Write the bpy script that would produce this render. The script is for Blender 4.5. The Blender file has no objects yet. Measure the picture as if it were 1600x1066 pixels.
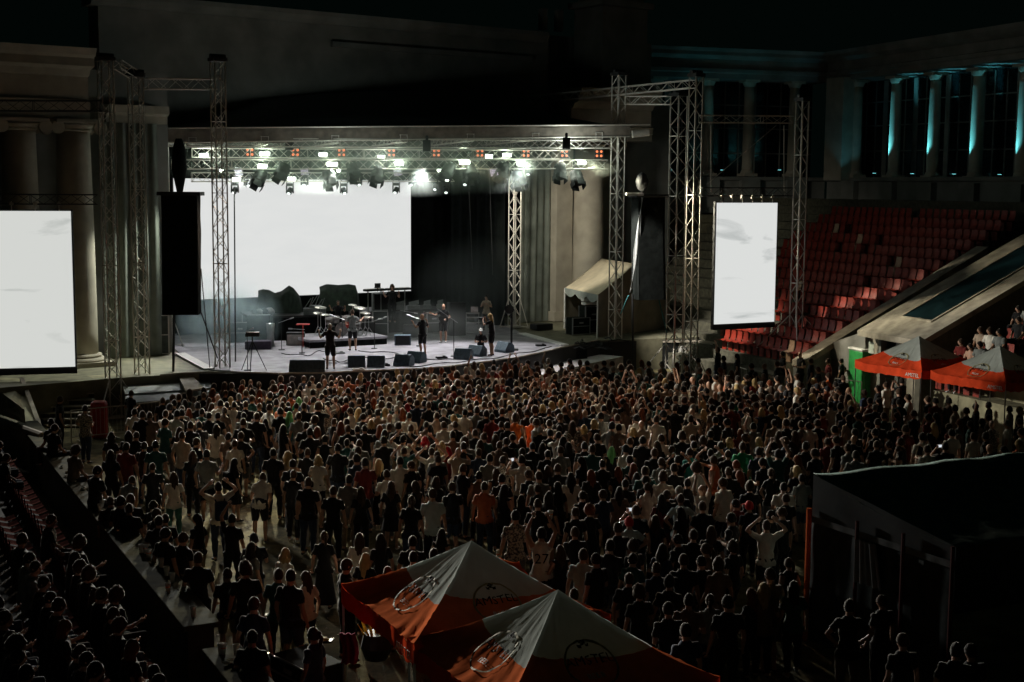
import bpy, bmesh, math, random
import numpy as np
from mathutils import Vector, Matrix, Euler, noise
R = math.radians
rnd = random.Random(7)
sc = bpy.context.scene

# ------------------------------------------------------------------ camera
CAM_H = 8.5; FPX = 2150.0; PITCH = math.atan(242/FPX); ROLL = R(0.4)
fwd = Vector((0, math.cos(PITCH), -math.sin(PITCH)))
r0 = Vector((1, 0, 0)); u0 = Vector((0, math.sin(PITCH), math.cos(PITCH)))
cr = r0*math.cos(ROLL) + u0*math.sin(ROLL); cu = u0*math.cos(ROLL) - r0*math.sin(ROLL)
cam = bpy.data.objects.new('camera', bpy.data.cameras.new('camera'))
sc.collection.objects.link(cam); sc.camera = cam
m3 = Matrix((cr, cu, -fwd)).transposed()
cam.matrix_world = Matrix.Translation((0, 0, CAM_H)) @ m3.to_4x4()
cam.data.sensor_width = 36; cam.data.lens = 36*FPX/1600
cam.data.clip_end = 2000; cam.data.clip_start = .1

def ray(px, py): return fwd + cr*((px-800)/FPX) + cu*(-(py-533)/FPX)
def W(px, py, d):                      # the point seen at a pixel, d metres ahead
    v = ray(px, py); return Vector((0, 0, CAM_H)) + v*(d/v.y)
def G(px, py, z=0.0):                  # the point seen at a pixel, on the level z
    v = ray(px, py); return Vector((0, 0, CAM_H)) + v*((z-CAM_H)/v.z)

# ------------------------------------------------------------------ world, lamps, exposure
w = bpy.data.worlds.new("World"); sc.world = w; w.use_nodes = True
nt = w.node_tree; bg = nt.nodes['Background']
bg.inputs[0].default_value = (.00055, .0015, .0012, 1); bg.inputs[1].default_value = 1.0
sc.view_settings.view_transform = 'Standard'; sc.view_settings.look = 'None'
sc.view_settings.exposure = 0.0; sc.view_settings.gamma = 1.0
sc.cycles.use_denoising = True
sc.cycles.max_bounces = 5; sc.cycles.volume_bounces = 0; sc.cycles.caustics_reflective = False; sc.cycles.caustics_refractive = False
sc.cycles.sample_clamp_indirect = 3.0

def lamp(name, kind, loc, target, energy, col, size=.3, angle=60, blend=.6):
    l = bpy.data.lights.new(name, kind); l.energy = energy; l.color = col
    if kind == 'AREA': l.shape = 'DISK'; l.size = size
    else: l.shadow_soft_size = size
    if kind == 'SPOT': l.spot_size = R(angle); l.spot_blend = blend
    o = bpy.data.objects.new(name, l); sc.collection.objects.link(o); o.location = loc
    o.rotation_euler = (Vector(target)-Vector(loc)).to_track_quat('-Z', 'Y').to_euler()
    return o

# stage wash from the rig down on the deck
for px, tx, e in ((370, 400, 2900), (519, 520, 3600), (660, 640, 3400), (815, 740, 2800)):
    lamp('stage_wash_lamp', 'SPOT', W(px, 262, 61), G(tx, 552, 1.5), e, (1, .97, .98), .25, 75)
lamp('stage_side_lamp', 'SPOT', W(765, 275, 63), G(1010, 490, 1.5), 1900, (1, .95, .80), .25, 66)
# the rig lamps turned to the crowd
for px, tx, ty, e, c in ((414, 400, 640, 4200, (1, .62, .40)), (519, 560, 630, 4600, (1, .60, .38)), (726, 760, 620, 5600, (1, .58, .36)),
                         (815, 960, 625, 5600, (1, .66, .44)), (909, 1120, 640, 5600, (1, .78, .56))):
    lamp('crowd_wash_lamp', 'SPOT', W(px, 248, 58), G(tx, ty, 1.5), e*.85, (c[0], min(1, c[1]*1.18), c[2]*1.3), .2, 48, .8)
# added white spots in place of screen light, over the arena, stand and canopies
lamp('added_key_lamp', 'SPOT', W(519, 252, 57), G(960, 760, 0), 10000, (1, .94, .74), .25, 40, .9)
lamp('added_key_lamp', 'SPOT', W(414, 240, 57), G(490, 810, 0), 24000, (1, .95, .66), .2, 27, .8)
lamp('added_key_lamp', 'SPOT', W(726, 252, 59), W(1310, 540, 57), 3600, (1, .80, .52), .25, 20, .9)
lamp('added_key_lamp', 'SPOT', W(815, 252, 60), G(1420, 770, 2), 12000, (.95, 1, .86), .2, 22, .8)
lamp('added_key_lamp', 'SPOT', W(909, 252, 61), W(1415, 505, 56), 13000, (1, .92, .70), .2, 38, .7)
# light given off by the LED screens
lamp('screen_glow_lamp', 'SPOT', W(480, 305, 64), (1, 22, 1.5), 34000, (.97, 1, .95), .6, 34, .4)
lamp('screen_glow_lamp', 'SPOT', (-15.5, 47.6, 7.7), (16, 47.5, 3.0), 24000, (1, .96, .84), .3, 18, .5)
lamp('screen_glow_lamp', 'SPOT', (-15.5, 47.6, 7.6), (0, 22, 1), 5000, (1, .98, .92), .5, 80, .8)
lamp('screen_glow_lamp', 'SPOT', (-15.5, 47.6, 7.9), (.2, 18.8, 3), 46000, (1, .96, .86), .3, 13, .5)
lamp('added_tower_lamp', 'SPOT', W(880, 262, 59), W(1035, 440, 62), 9000, (1, .95, .86), .2, 36)  # spots added to brighten the truss towers
lamp('added_tower_lamp', 'SPOT', W(936, 250, 60), W(1246, 430, 59.5), 7000, (1, .90, .74), .2, 13)
lamp('added_tower_lamp', 'SPOT', W(372, 262, 56), W(190, 500, 51), 800, (1, .93, .75), .2, 36)
lamp('added_column_lamp', 'SPOT', W(330, 262, 57), W(140, 550, 52), 3600, (.95, 1, .86), .2, 52)  # spot added to brighten the left column, drape and stairs
lamp('added_fill_lamp', 'POINT', W(560, 232, 56.6), (0, 0, 0), 130, (.84, 1, .93), .3)  # points added as fill for the dark attic, no fixture there
lamp('added_fill_lamp', 'POINT', W(905, 226, 61.4), (0, 0, 0), 120, (.88, 1, .93), .3)
lamp('added_fill_lamp', 'POINT', W(330, 250, 60), (0, 0, 0), 80, (.93, 1, .88), .3)  # more added fill points, under the roof, for facade and trusses
lamp('added_fill_lamp', 'POINT', W(880, 250, 63.5), (0, 0, 0), 110, (.95, 1, .86), .3)
lamp('added_fill_lamp', 'POINT', W(600, 250, 61.5), (0, 0, 0), 80, (.93, 1, .88), .3)

for gx, gy, gd in ((319, 243, 60.8), (414, 240, 61.2), (410, 259, 59.6), (519, 256, 60.2), (456, 279, 62.6), (624, 255, 61.2), (726, 253, 61.9), (792, 242, 63.8), (815, 256, 62.4), (909, 254, 63.0)):
    lamp('strobe_lamp', 'POINT', W(gx, gy, gd), (0, 0, 0), 36, (.80, 1, .78), .08)
# ------------------------------------------------------------------ materials
def rgb(c): return (c[0], c[1], c[2], 1)
MATS = {}
def mat(name, col, rough=.7, metal=0, var=.25, scale=6, bump=.0, emit=None, es=0, spec=.4, col2=None, thr=None, coord='Object'):
    if name in MATS: return MATS[name]
    m = bpy.data.materials.new(name); m.use_nodes = True; t = m.node_tree; b = t.nodes['Principled BSDF']
    b.inputs['Roughness'].default_value = rough; b.inputs['Metallic'].default_value = metal
    b.inputs['Specular IOR Level'].default_value = spec
    tc = t.nodes.new('ShaderNodeTexCoord'); n = t.nodes.new('ShaderNodeTexNoise')
    n.inputs['Scale'].default_value = scale; n.inputs['Detail'].default_value = 6
    t.links.new(tc.outputs[coord], n.inputs['Vector'])
    r = t.nodes.new('ShaderNodeValToRGB')
    lo = col2 if col2 else [x*(1-var) for x in col]; hi = col if col2 else [min(1, x*(1+var)) for x in col]
    r.color_ramp.elements[0].color = rgb(lo); r.color_ramp.elements[1].color = rgb(hi)
    a, c_ = thr if thr else (.3, .7)
    r.color_ramp.elements[0].position = a; r.color_ramp.elements[1].position = c_
    t.links.new(n.outputs[0], r.inputs[0]); t.links.new(r.outputs[0], b.inputs['Base Color'])
    if bump:
        bp = t.nodes.new('ShaderNodeBump'); bp.inputs['Strength'].default_value = bump; bp.inputs['Distance'].default_value = .05
        t.links.new(n.outputs[0], bp.inputs['Height']); t.links.new(bp.outputs[0], b.inputs['Normal'])
    if emit:
        b.inputs['Emission Color'].default_value = rgb(emit); b.inputs['Emission Strength'].default_value = es
    MATS[name] = m; return m

M = dict(
 alu=mat('truss_aluminium', (.62, .58, .52), .45, .45, .15, 20),
 alud=mat('truss_dark', (.05, .05, .05), .5, .4),
 black=mat('black_paint', (.012, .013, .013), .55),
 blackcloth=mat('black_cloth', (.006, .0075, .007), .95, spec=.1, var=.4, bump=.3, scale=3),
 blackvinyl=mat('black_vinyl', (.040, .052, .050), .55, var=.4, bump=.2, scale=4),
 greyvinyl=mat('grey_vinyl', (.22, .23, .23), .6, var=.25, bump=.1, scale=5),
 wedge=mat('speaker_paint', (.075, .11, .135), .5, var=.3, scale=12),
 grille=mat('speaker_grille', (.010, .010, .011), .5, .3),
 deck=mat('deck_vinyl', (.33, .32, .345), .5, scale=1.6, bump=.06, col2=(.19, .185, .20), thr=(.38, .62)),
 white=mat('white_paint', (.75, .74, .70), .5, var=.1),
 plat=mat('platform_concrete', (.17, .16, .105), .75, var=.35, scale=2, bump=.1),
 conc=mat('old_concrete', (.36, .32, .25), .85, var=.35, scale=2.2, bump=.25),
 conc2=mat('stained_concrete', (.26, .24, .15), .85, var=.5, scale=1.6, bump=.3),
 stone=mat('facade_stone', (.40, .36, .29), .8, var=.16, scale=1.4, bump=.08),
 stoned=mat('weathered_plaster', (.22, .22, .20), .85, var=.25, scale=.8, bump=.1),
 glassd=mat('dark_glass', (.01, .02, .022), .12, var=.2),
 drape=mat('grey_drape', (.15, .165, .14), .9, var=.2, scale=2),
 seat=mat('red_plastic', (.23, .022, .010), .5, var=.35, scale=9),
 seatb=mat('faded_beige_plastic', (.50, .33, .22), .5, var=.2, scale=9),
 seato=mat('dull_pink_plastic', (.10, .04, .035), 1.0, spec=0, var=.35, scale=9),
 canvas=mat('canopy_white', (.52, .56, .52), 1.0, spec=0, var=.12, scale=2.5, bump=.15),
 canred=mat('canopy_red', (.75, .075, .025), 1.0, spec=0, var=.2, scale=2.5, bump=.15),
 canor=mat('canopy_orange', (.66, .16, .06), 1.0, spec=0, var=.22, scale=2.5, bump=.15),
 ink=mat('print_black', (.012, .012, .012), .7, spec=.04),
 inkg=mat('print_gold', (.30, .26, .13), .6, spec=.04),
 inkw=mat('print_white', (.75, .72, .66), .6, spec=.04),
 tentc=mat('tent_canvas', (.66, .56, .40), .8, var=.15, scale=2, bump=.2),
 tentw=mat('tent_wall', (.27, .24, .19), .85, var=.2, scale=1.5, bump=.15),
 green=mat('green_plastic', (.03, .30, .07), .4, var=.2),
 case=mat('case_laminate', (.015, .018, .015), .8, spec=.04, var=.3),
 strap=mat('teal_strap', (.06, .22, .22), .7), metal=mat('bare_metal', (.5, .5, .5), .3, .9, .1),
 skin=mat('skin', (.50, .29, .20), .55, var=.12, scale=15),
 skin2=mat('skin_tan', (.38, .21, .13), .55, var=.12, scale=15),
 feat=mat('eye_and_lip', (.05, .02, .018), .4),
 shoe=mat('shoe_dark', (.02, .02, .02), .5), shoew=mat('shoe_white', (.6, .6, .58), .5),
 cup=mat('clear_cup', (.6, .6, .56), .2, var=.1), beer=mat('beer', (.75, .16, .03), .2, var=.2, emit=None),
 purple=mat('purple_case', (.07, .05, .085), .5), wood=mat('drum_shell', (.18, .16, .15), .25, .3),
 cymbal=mat('cymbal_brass', (.62, .60, .52), .35, .6), amp=mat('amp_grille', (.80, .74, .72), .7),
 redp=mat('red_paint', (.45, .03, .02), .45), brick=mat('rubble', (.2, .17, .12), .9),
 yellow=mat('straw', (.6, .42, .1), .7), magenta=mat('magenta_cloth', (.55, .02, .10), .8),
)
for k_ in ('canvas', 'canred', 'canor'):
    t_ = M[k_].node_tree; b_ = t_.nodes['Principled BSDF']; tr_ = t_.nodes.new('ShaderNodeBsdfTranslucent'); mx_ = t_.nodes.new('ShaderNodeMixShader'); mx_.inputs[0].default_value = .4 if k_ == 'canvas' else .14
    t_.links.new(b_.inputs['Base Color'].links[0].from_socket, tr_.inputs[0]); t_.links.new(b_.outputs[0], mx_.inputs[1]); t_.links.new(tr_.outputs[0], mx_.inputs[2]); t_.links.new(mx_.outputs[0], t_.nodes['Material Output'].inputs[0])
def emitmat(name, col, s):
    m = bpy.data.materials.new(name); m.use_nodes = True; b = m.node_tree.nodes['Principled BSDF']
    b.inputs['Base Color'].default_value = (.02, .02, .02, 1)
    b.inputs['Emission Color'].default_value = rgb(col); b.inputs['Emission Strength'].default_value = s
    return m
E_strobe = emitmat('strobe_lamp_glow', (.90, 1, .82), 14)
E_red = emitmat('blinder_filament_glow', (1, .22, .07), 1.6)
E_grid = emitmat('pixel_panel_glow', (.86, .74, .95), .7)
E_small = emitmat('head_lens_glow', (.85, .95, .9), 2.0)
E_teal = emitmat('uplight_glow', (.25, .9, .95), 2.2)
E_phone = emitmat('phone_screen_glow', (.8, .85, .9), .8)

def screen_mat(name, base, s, lo, sc_, thr):
    m = bpy.data.materials.new(name); m.use_nodes = True; t = m.node_tree; b = t.nodes['Principled BSDF']
    b.inputs['Base Color'].default_value = (.01, .01, .01, 1); b.inputs['Specular IOR Level'].default_value = 0
    tc = t.nodes.new('ShaderNodeTexCoord'); mp = t.nodes.new('ShaderNodeMapping'); mp.inputs['Scale'].default_value = (.45, .45, 1.6)
    n = t.nodes.new('ShaderNodeTexNoise'); n.inputs['Scale'].default_value = sc_; n.inputs['Detail'].default_value = 8; n.inputs['Distortion'].default_value = .6
    r = t.nodes.new('ShaderNodeValToRGB'); r.color_ramp.elements[0].position = thr[0]; r.color_ramp.elements[1].position = thr[1]
    r.color_ramp.elements[0].color = rgb(base); r.color_ramp.elements[1].color = rgb(lo)
    t.links.new(tc.outputs['Object'], mp.inputs[0]); t.links.new(mp.outputs[0], n.inputs['Vector']); t.links.new(n.outputs[0], r.inputs[0])
    t.links.new(r.outputs[0], b.inputs['Emission Color']); b.inputs['Emission Strength'].default_value = s
    return m
E_main = screen_mat('main_screen_picture', (.97, .985, .97), .76, (.93, .95, .94), 1.0, (.4, .8))
E_side = screen_mat('side_screen_picture', (.96, .98, .96), .74, (.62, .65, .64), .8, (.60, .72))
E_left = screen_mat('left_screen_picture', (.93, .95, .91), .70, (.62, .65, .62), .7, (.60, .72))

# ------------------------------------------------------------------ mesh builder
class MB:
    def __init__(s): s.v = []; s.f = []; s.m = []; s.mi = 0
    def add(s, vs, fs):
        o = len(s.v); s.v += [tuple(v) for v in vs]
        for f in fs: s.f.append(tuple(i+o for i in f)); s.m.append(s.mi)
    def box(s, c, size, ax=None, ay=None, az=None):
        c = Vector(c); ax = Vector(ax or (1, 0, 0)); az = Vector(az or (0, 0, 1)); ay = Vector(ay) if ay else az.cross(ax)
        hx, hy, hz = size[0]/2, size[1]/2, size[2]/2; vs = []
        for k in (-1, 1):
            for a, b in ((-1, -1), (1, -1), (1, 1), (-1, 1)): vs.append(c+ax*hx*a+ay*hy*b+az*hz*k)
        s.add(vs, [(3, 2, 1, 0), (4, 5, 6, 7), (0, 1, 5, 4), (1, 2, 6, 5), (2, 3, 7, 6), (3, 0, 4, 7)]); return s
    def tube(s, p, q, r, r2=None, n=6):
        p, q = Vector(p), Vector(q); r2 = r if r2 is None else r2; d = (q-p)
        if d.length < 1e-6: return s
        d.normalize(); a = d.orthogonal().normalized(); b = d.cross(a); vs = []
        for c, rr in ((p, r), (q, r2)):
            for k in range(n): t = 2*math.pi*k/n; vs.append(c+a*math.cos(t)*rr+b*math.sin(t)*rr)
        s.add(vs, [(k, (k+1) % n, n+(k+1) % n, n+k) for k in range(n)]+[tuple(range(n-1, -1, -1)), tuple(range(n, 2*n))]); return s
    def path(s, pts, r, n=5):
        for a, b in zip(pts, pts[1:]): s.tube(a, b, r, n=n)
        return s
    def lathe(s, prof, c=(0, 0, 0), n=24, az=(0, 0, 1)):
        c = Vector(c); az = Vector(az).normalized(); ax = az.orthogonal().normalized(); ay = az.cross(ax); vs = []; fs = []
        for r, z in prof:
            for k in range(n): t = 2*math.pi*k/n; vs.append(c+az*z+ax*math.cos(t)*r+ay*math.sin(t)*r)
        for i in range(len(prof)-1):
            for k in range(n): fs.append((i*n+k, i*n+(k+1) % n, (i+1)*n+(k+1) % n, (i+1)*n+k))
        fs += [tuple(range(n-1, -1, -1)), tuple(range((len(prof)-1)*n, len(prof)*n))]
        s.add(vs, fs); return s
    def prism(s, poly, z0, z1):
        n = len(poly); vs = [(p[0], p[1], z0) for p in poly]+[(p[0], p[1], z1) for p in poly]
        s.add(vs, [tuple(range(n-1, -1, -1)), tuple(range(n, 2*n))]+[(k, (k+1) % n, n+(k+1) % n, n+k) for k in range(n)]); return s
    def hull(s, top, dz):          # polygon in space extruded by a vector
        dz = Vector(dz); n = len(top); vs = [Vector(p) for p in top]+[Vector(p)+dz for p in top]
        s.add(vs, [tuple(range(n)), tuple(range(2*n-1, n-1, -1))]+[((k+1) % n, k, n+k, n+(k+1) % n) for k in range(n)]); return s
    def grid(s, fn, nu, nv, thick=None):
        vs = [Vector(fn(i/nu, j/nv)) for j in range(nv+1) for i in range(nu+1)]; W_ = nu+1
        s.add(vs, [(j*W_+i, j*W_+i+1, (j+1)*W_+i+1, (j+1)*W_+i) for j in range(nv) for i in range(nu)]); return s
    def ball(s, c, r, n=10, m=7, sx=1, sy=1, sz=1, jit=0):
        c = Vector(c); vs = []; fs = []
        for j in range(m+1):
            ph = math.pi*j/m
            for k in range(n):
                t = 2*math.pi*k/n; d = Vector((math.sin(ph)*math.cos(t), math.sin(ph)*math.sin(t), math.cos(ph)))
                rr = r*(1+jit*noise.noise(d*3+c)); vs.append(c+Vector((d.x*sx, d.y*sy, d.z*sz))*rr)
        for j in range(m):
            for k in range(n): fs.append((j*n+k, (j+1)*n+k, (j+1)*n+(k+1) % n, j*n+(k+1) % n))
        s.add(vs, fs); return s
    def mesh(s, name, mats, smooth=False):
        me = bpy.data.meshes.new(name); me.from_pydata(s.v, [], s.f)
        for m in (mats if isinstance(mats, (list, tuple)) else [mats]): me.materials.append(m)
        me.polygons.foreach_set('material_index', s.m)
        if smooth: me.polygons.foreach_set('use_smooth', [True]*len(s.f))
        me.update(); return me
    def build(s, name, mats, parent=None, smooth=False, bevel=0, solid=0):
        o = bpy.data.objects.new(name, s.mesh(name, mats, smooth)); sc.collection.objects.link(o)
        if parent is not None: o.parent = parent
        if bevel: b = o.modifiers.new('b', 'BEVEL'); b.width = bevel; b.segments = 2; b.limit_method = 'ANGLE'
        if solid: b = o.modifiers.new('s', 'SOLIDIFY'); b.thickness = solid
        return o
def tag(o, label=None, cat=None, group=None, kind=None):
    if label: o['label'] = label
    if cat: o['category'] = cat
    if group: o['group'] = group
    if kind: o['kind'] = kind
    return o
def empty(name, loc=(0, 0, 0), label=None, cat=None, group=None, rz=0):
    o = bpy.data.objects.new(name, None); sc.collection.objects.link(o); o.location = loc; o.rotation_euler = (0, 0, rz); o.empty_display_size = .1
    return tag(o, label, cat, group)
ORD = ['leftmost', 'second from left', 'third from left', 'fourth from left', 'fifth from left', 'sixth from left', 'seventh from left', 'eighth from left', 'ninth from left', 'tenth from left']
def ordw(i, n):
    if n == 1: return ''
    if i == n-1: return 'rightmost'
    if i < (n+1)//2 or n <= 4: return ORD[min(i, 9)]
    return ORD[min(n-1-i, 9)].replace('left', 'right')

# ================================================================== SETTING
U = Vector((.806, .592, 0)); V = Vector((-.592, .806, 0)); Z = Vector((0, 0, 1))   # facade: along, back
FO = Vector((-16, 54.5, 0))
def F(px, v=0.0, z=0.0):               # on the facade line (set back by v) at picture column px
    o = FO+V*v; k = (px-800)/FPX; u = (k*o.y-o.x)/(U.x-k*U.y); return o+U*u+Z*z

gm = mat('arena_ground', (.24, .20, .10), .95, spec=.08, scale=1.3, bump=1.0, col2=(.06, .056, .034), thr=(.36, .62))
_t = gm.node_tree; _n = [x for x in _t.nodes if x.type == 'TEX_NOISE'][0]; _n.inputs['Detail'].default_value = 12; _n.inputs['Roughness'].default_value = .72
g = MB(); g.add([(-300, -60, 0), (300, -60, 0), (300, 400, 0), (-300, 400, 0)], [(0, 1, 2, 3)]); tag(g.build('ground', gm), kind='structure')

# arena platform, deck
arc = [(184, 589), (250, 585), (312, 581), (380, 581), (436, 583), (505, 582), (600, 577.5), (650, 575.6), (700, 572), (739, 567), (806, 558), (845, 550), (877, 542), (935, 531)]
front = [G(a, b, 1.5) for a, b in arc]
b = MB(); poly = [(-34, 40, 0), (-20, 45.2, 0)]+[(p.x, p.y, 0) for p in front]+[(8.8, 64.8, 0), (16, 76, 0), (-10, 100, 0), (-50, 70, 0)]
b.prism([(p[0], p[1]) for p in poly], 0, 1.46)
tag(b.build('stage_platform', M['plat']), 'broad olive concrete stage platform running under the band and both wings', 'stage platform')
d1 = [G(*p, 1.5) for p in ((327, 577.5), (380, 581), (436, 583), (505, 582), (600, 577.5), (650, 575.6), (700, 572), (739, 567), (806, 558), (850, 548.5), (882, 541))]
dk = d1+[G(815, 521, 1.5), Vector((-1, 74, 0)), Vector((-16.6, 64, 0)), G(281, 552, 1.5)]
root = empty('stage_deck', (0, 0, 0), 'pale grey dance floor deck with white edge strips that the band stands on', 'stage deck')
b = MB(); b.prism([(p.x-.0, p.y) for p in dk], 1.464, 1.50); b.build('deck_floor', M['deck'], root)
for a, c in (((281, 553), (327, 577.5)), ((815, 521.5), (882, 540))):
    p, q = G(*a, 1.5), G(*c, 1.5); d = (q-p).normalized(); n = Vector((-d.y, d.x, 0))
    b = MB(); b.box((p+q)/2+Z*.02, ((q-p).length, .42, .05), d, n); b.build('edge_strip', M['white'], root)
b = MB()                                # seams of the vinyl rolls and tape marks
for k in range(9):
    p = G(300+60*k, 548, 1.5); q = p-V*6.2
for (x0, y0, x1, y1) in ((345, 548, 520, 566), (430, 575, 700, 562), (560, 555, 800, 545), (700, 520, 790, 548), (690, 533, 740, 521), (620, 566, 860, 541)):
    p, q = G(x0, y0, 1.503), G(x1, y1, 1.503); d = (q-p).normalized(); b.box((p+q)/2, ((q-p).length, .03, .003), d)
b.build('tape_seam', M['greyvinyl'], root)
b = MB()                                # black skirt along the curved front
for p, q in zip(front[2:], front[3:]):
    d = (q-p).normalized(); n = Vector((d.y, -d.x, 0)); b.box((p+q)/2+n*.04-Z*.76, ((q-p).length, .05, 1.42), d)
b.build('front_skirt', M['black'], root)
b = MB()
for p, q in zip(front[1:], front[2:]):
    d = (q-p).normalized(); n = Vector((d.y, -d.x, 0)); b.box((p+q)/2+n*.05+Z*-.01, ((q-p).length, .06, .05), d)
b.build('front_lip', M['conc'], root)
b = MB()  # black panel added to darken the platform side, standing in for its shade
for p, q in ((front[-1], Vector((6.4, 64.1, 1.5))), (Vector((6.4, 64.1, 1.5)), Vector((9.2, 64.9, 1.5)))):
    d = (q-p).normalized(); n = Vector((d.y, -d.x, 0)); b.box((p+q)/2+n*.12-Z*.80, ((q-p).length, .05, 1.36), d)
tag(b.build('platform_shade_panel', M['black']), 'black panel added to shade the platform side under the beige tent', 'skirt')
# pale apron ledge in front of the deck
b = MB(); fr = [p for p in front[3:]]
out = [p+(p-Vector((-7, 70, p.z))).normalized()*1.3 for p in fr]
b.prism([(p.x, p.y) for p in (out+[x+Vector((.0, .06, 0))-(x-Vector((-7, 70, x.z))).normalized()*-.12 for x in reversed(fr)])], 0, .82)
tag(b.build('apron_ledge', mat('ledge_paint', (.62, .56, .54), .6, var=.2)), 'low pale ledge running along the foot of the black stage front', 'ledge')
# pale lower deck on the left
b = MB(); q4 = [G(188, 592, 1.25), G(318, 584, 1.25), G(335, 606, 1.05), G(196, 616, 1.05)]
b.hull(q4, (0, 0, -.12)); q5 = [G(196, 617, 1.0), G(335, 607, 1.0), G(340, 618, .9), G(198, 630, .9)]; b.hull(q5, (0, 0, -.1))
for p in q4+q5: b.tube((p.x, p.y, p.z-.1), (p.x, p.y, 0), .05)
tag(b.build('side_ramp', M['greyvinyl']), 'pale low plywood ramp beside the left truss towers', 'ramp')
b = MB(); b.hull([G(279, 588, 1.35), G(300, 586, 1.35), G(318, 606, 1.15), G(290, 611, 1.15)], (0, 0, -.06))
tag(b.build('loose_board', M['conc']), 'loose pale board lying askew on the left ramp', 'board')

# stairs at the left, cheek walls
root = empty('stone_stairs', (0, 0, 0), 'stone steps with lit treads and shaded risers climbing to the platform at the left', 'stairs')
A_, B_ = G(38, 592, 1.46), G(140, 588, 1.46); A1, B1 = G(72, 668, 0), G(158, 668, 0)
n = 8
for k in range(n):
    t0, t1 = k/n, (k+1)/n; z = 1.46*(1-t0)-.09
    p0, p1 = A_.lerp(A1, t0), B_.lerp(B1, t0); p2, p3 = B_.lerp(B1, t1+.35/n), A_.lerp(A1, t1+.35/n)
    b = MB(); b.prism([(p3.x, p3.y), (p2.x, p2.y), (p1.x, p1.y), (p0.x, p0.y)], 0, z-.04); b.build('riser', mat('shaded_riser', (.04, .04, .028), .9), root)  # riser shade put into its dark colour, against the lit treads
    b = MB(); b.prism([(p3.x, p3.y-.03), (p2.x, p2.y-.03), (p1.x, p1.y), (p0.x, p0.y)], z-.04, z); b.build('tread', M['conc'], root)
b = MB(); b.hull([G(0, 590, 1.5), G(34, 592, 1.5), G(70, 690, .1), G(30, 700, .1), G(0, 655, .9)], (0, .3, -.5))
tag(b.build('stair_cheek_wall', M['conc2']), 'stained sloping concrete wall left of the stone steps', 'wall')
b = MB(); c0 = G(34, 592, 1.58); c1 = G(68, 682, .18); b.box((c0+c1)/2, ((c1-c0).length, .14, .1), (c1-c0).normalized(), Vector((.9, .4, 0)).normalized())
tag(b.build('stair_handrail', M['conc']), 'thin stone coping edging the left steps', 'coping')
b = MB(); p = [G(0, 612, 2.2), G(38, 640, 1.9), G(40, 662, 1.3), G(0, 648, 1.5)]; b.hull(p, (-.4, .5, 0)); 
tag(b.build('sloped_block', M['conc']), 'pale wedge of concrete at the far left edge under the screen', 'concrete block')
b = MB(); p0, p1 = G(-60, 638, 1.5), G(66, 682, 1.2); b.tube(p0, p1, .13, n=10); b.box((p0+p1)/2-Z*.55, ((p1-p0).length, .2, 1.2), (p1-p0).normalized())
tag(b.build('terrace_end_wall', M['conc']), 'pale rounded wall closing the left terrace below the steps', 'wall')
b = MB(); p = G(141, 590, 1.44); b.box(p+Vector((.5, .3, -.7)), (1.5, 1.0, 1.45), U); 
tag(b.build('stone_pier', M['conc2'], bevel=.15), 'dark rounded stone pier right of the left steps', 'pier')

# right orchestra wall and ledge
p0, p1 = G(1000, 536, 1.3), G(1245, 556, 1.3); pm = [G(1000, 534, 1.3), G(1092, 533, 1.3), G(1160, 541, 1.3), G(1245, 557.5, 1.3)]
root = empty('arena_wall', (0, 0, 0), 'pale low arena wall with framed panels under the right screen', 'wall')
b = MB(); bc = MB(); bp = MB()
for p, q in zip(pm, pm[1:]):
    d = (q-p).normalized(); n = Vector((d.y, -d.x, 0)); L = (q-p).length
    b.box((p+q)/2-n*.2-Z*.66, (L, .4, 1.24), d); bc.box((p+q)/2-n*.5, (L+.05, 1.2, .09), d)
    k = max(1, int(L/1.6))
    for i in range(k):
        c = p+d*L*(i+.5)/k+n*.012-Z*.62
        for dx, dz, sx, sz in ((0, .5, L/k-.1, .03), (0, -.5, L/k-.1, .03), (-(L/k-.1)/2, 0, .03, 1.0), ((L/k-.1)/2, 0, .03, 1.0)): bp.box(c+d*dx+Z*dz, (sx, .02, sz), d)
b.build('wall_panel', M['white'], root); bc.build('coping', M['conc'], root); bp.build('panel_trim', M['ink'], root)

# ---------------- stands on the right
RD = Vector((.907, .42, 0)); TD = Vector((-.42, .907, 0)); B0 = Vector((11.9, 56.4, 0))
NR = 17
root = empty('right_stand', (0, 0, 0), 'dark stepped concrete stand rising behind the right screen', 'stand')
for i in range(-1, NR):
    z = 1.2+.42*i; p = B0+RD*(.85*i); b = MB(); b.box(p+TD*13.7+RD*.43+Z*(z/2), (.86, 27, max(.05, z)), RD, TD); b.build('terrace_step', mat('stand_concrete', (.085, .08, .055), .95, var=.4), root)
def seat_mesh(m):
    b = MB()
    b.grid(lambda u, v: ((u-.5)*.37, .02+.40*v, .40+.03*math.cos(v*6)+.05*abs(u-.5)), 4, 4)
    b.grid(lambda u, v: ((u-.5)*(.38-.05*v), .0-.10*v-.03*math.sin(v*3.1), .40+.46*v), 4, 5)
    b.box((0, .05, .2), (.30, .05, .40)); return b.mesh('seat_shell', m)
SEATM = {k: seat_mesh(M[k]) for k in ('seat', 'seatb', 'seato')}
def put_seat(loc, face, k, label, group):
    o = bpy.data.objects.new('stadium_seat', SEATM[k]); sc.collection.objects.link(o); o.location = loc
    o.rotation_euler = (0, 0, math.atan2(face.y, face.x)-math.pi/2+rnd.uniform(-.03, .03)); o.scale = (1.06, 1.05, 1.05)
    tag(o, label, 'seat', group); return o
def proj(p):
    q = Vector(p)-Vector((0, 0, CAM_H)); d = q.dot(fwd); return 800+FPX*q.dot(cr)/d, 533-FPX*q.dot(cu)/d
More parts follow.
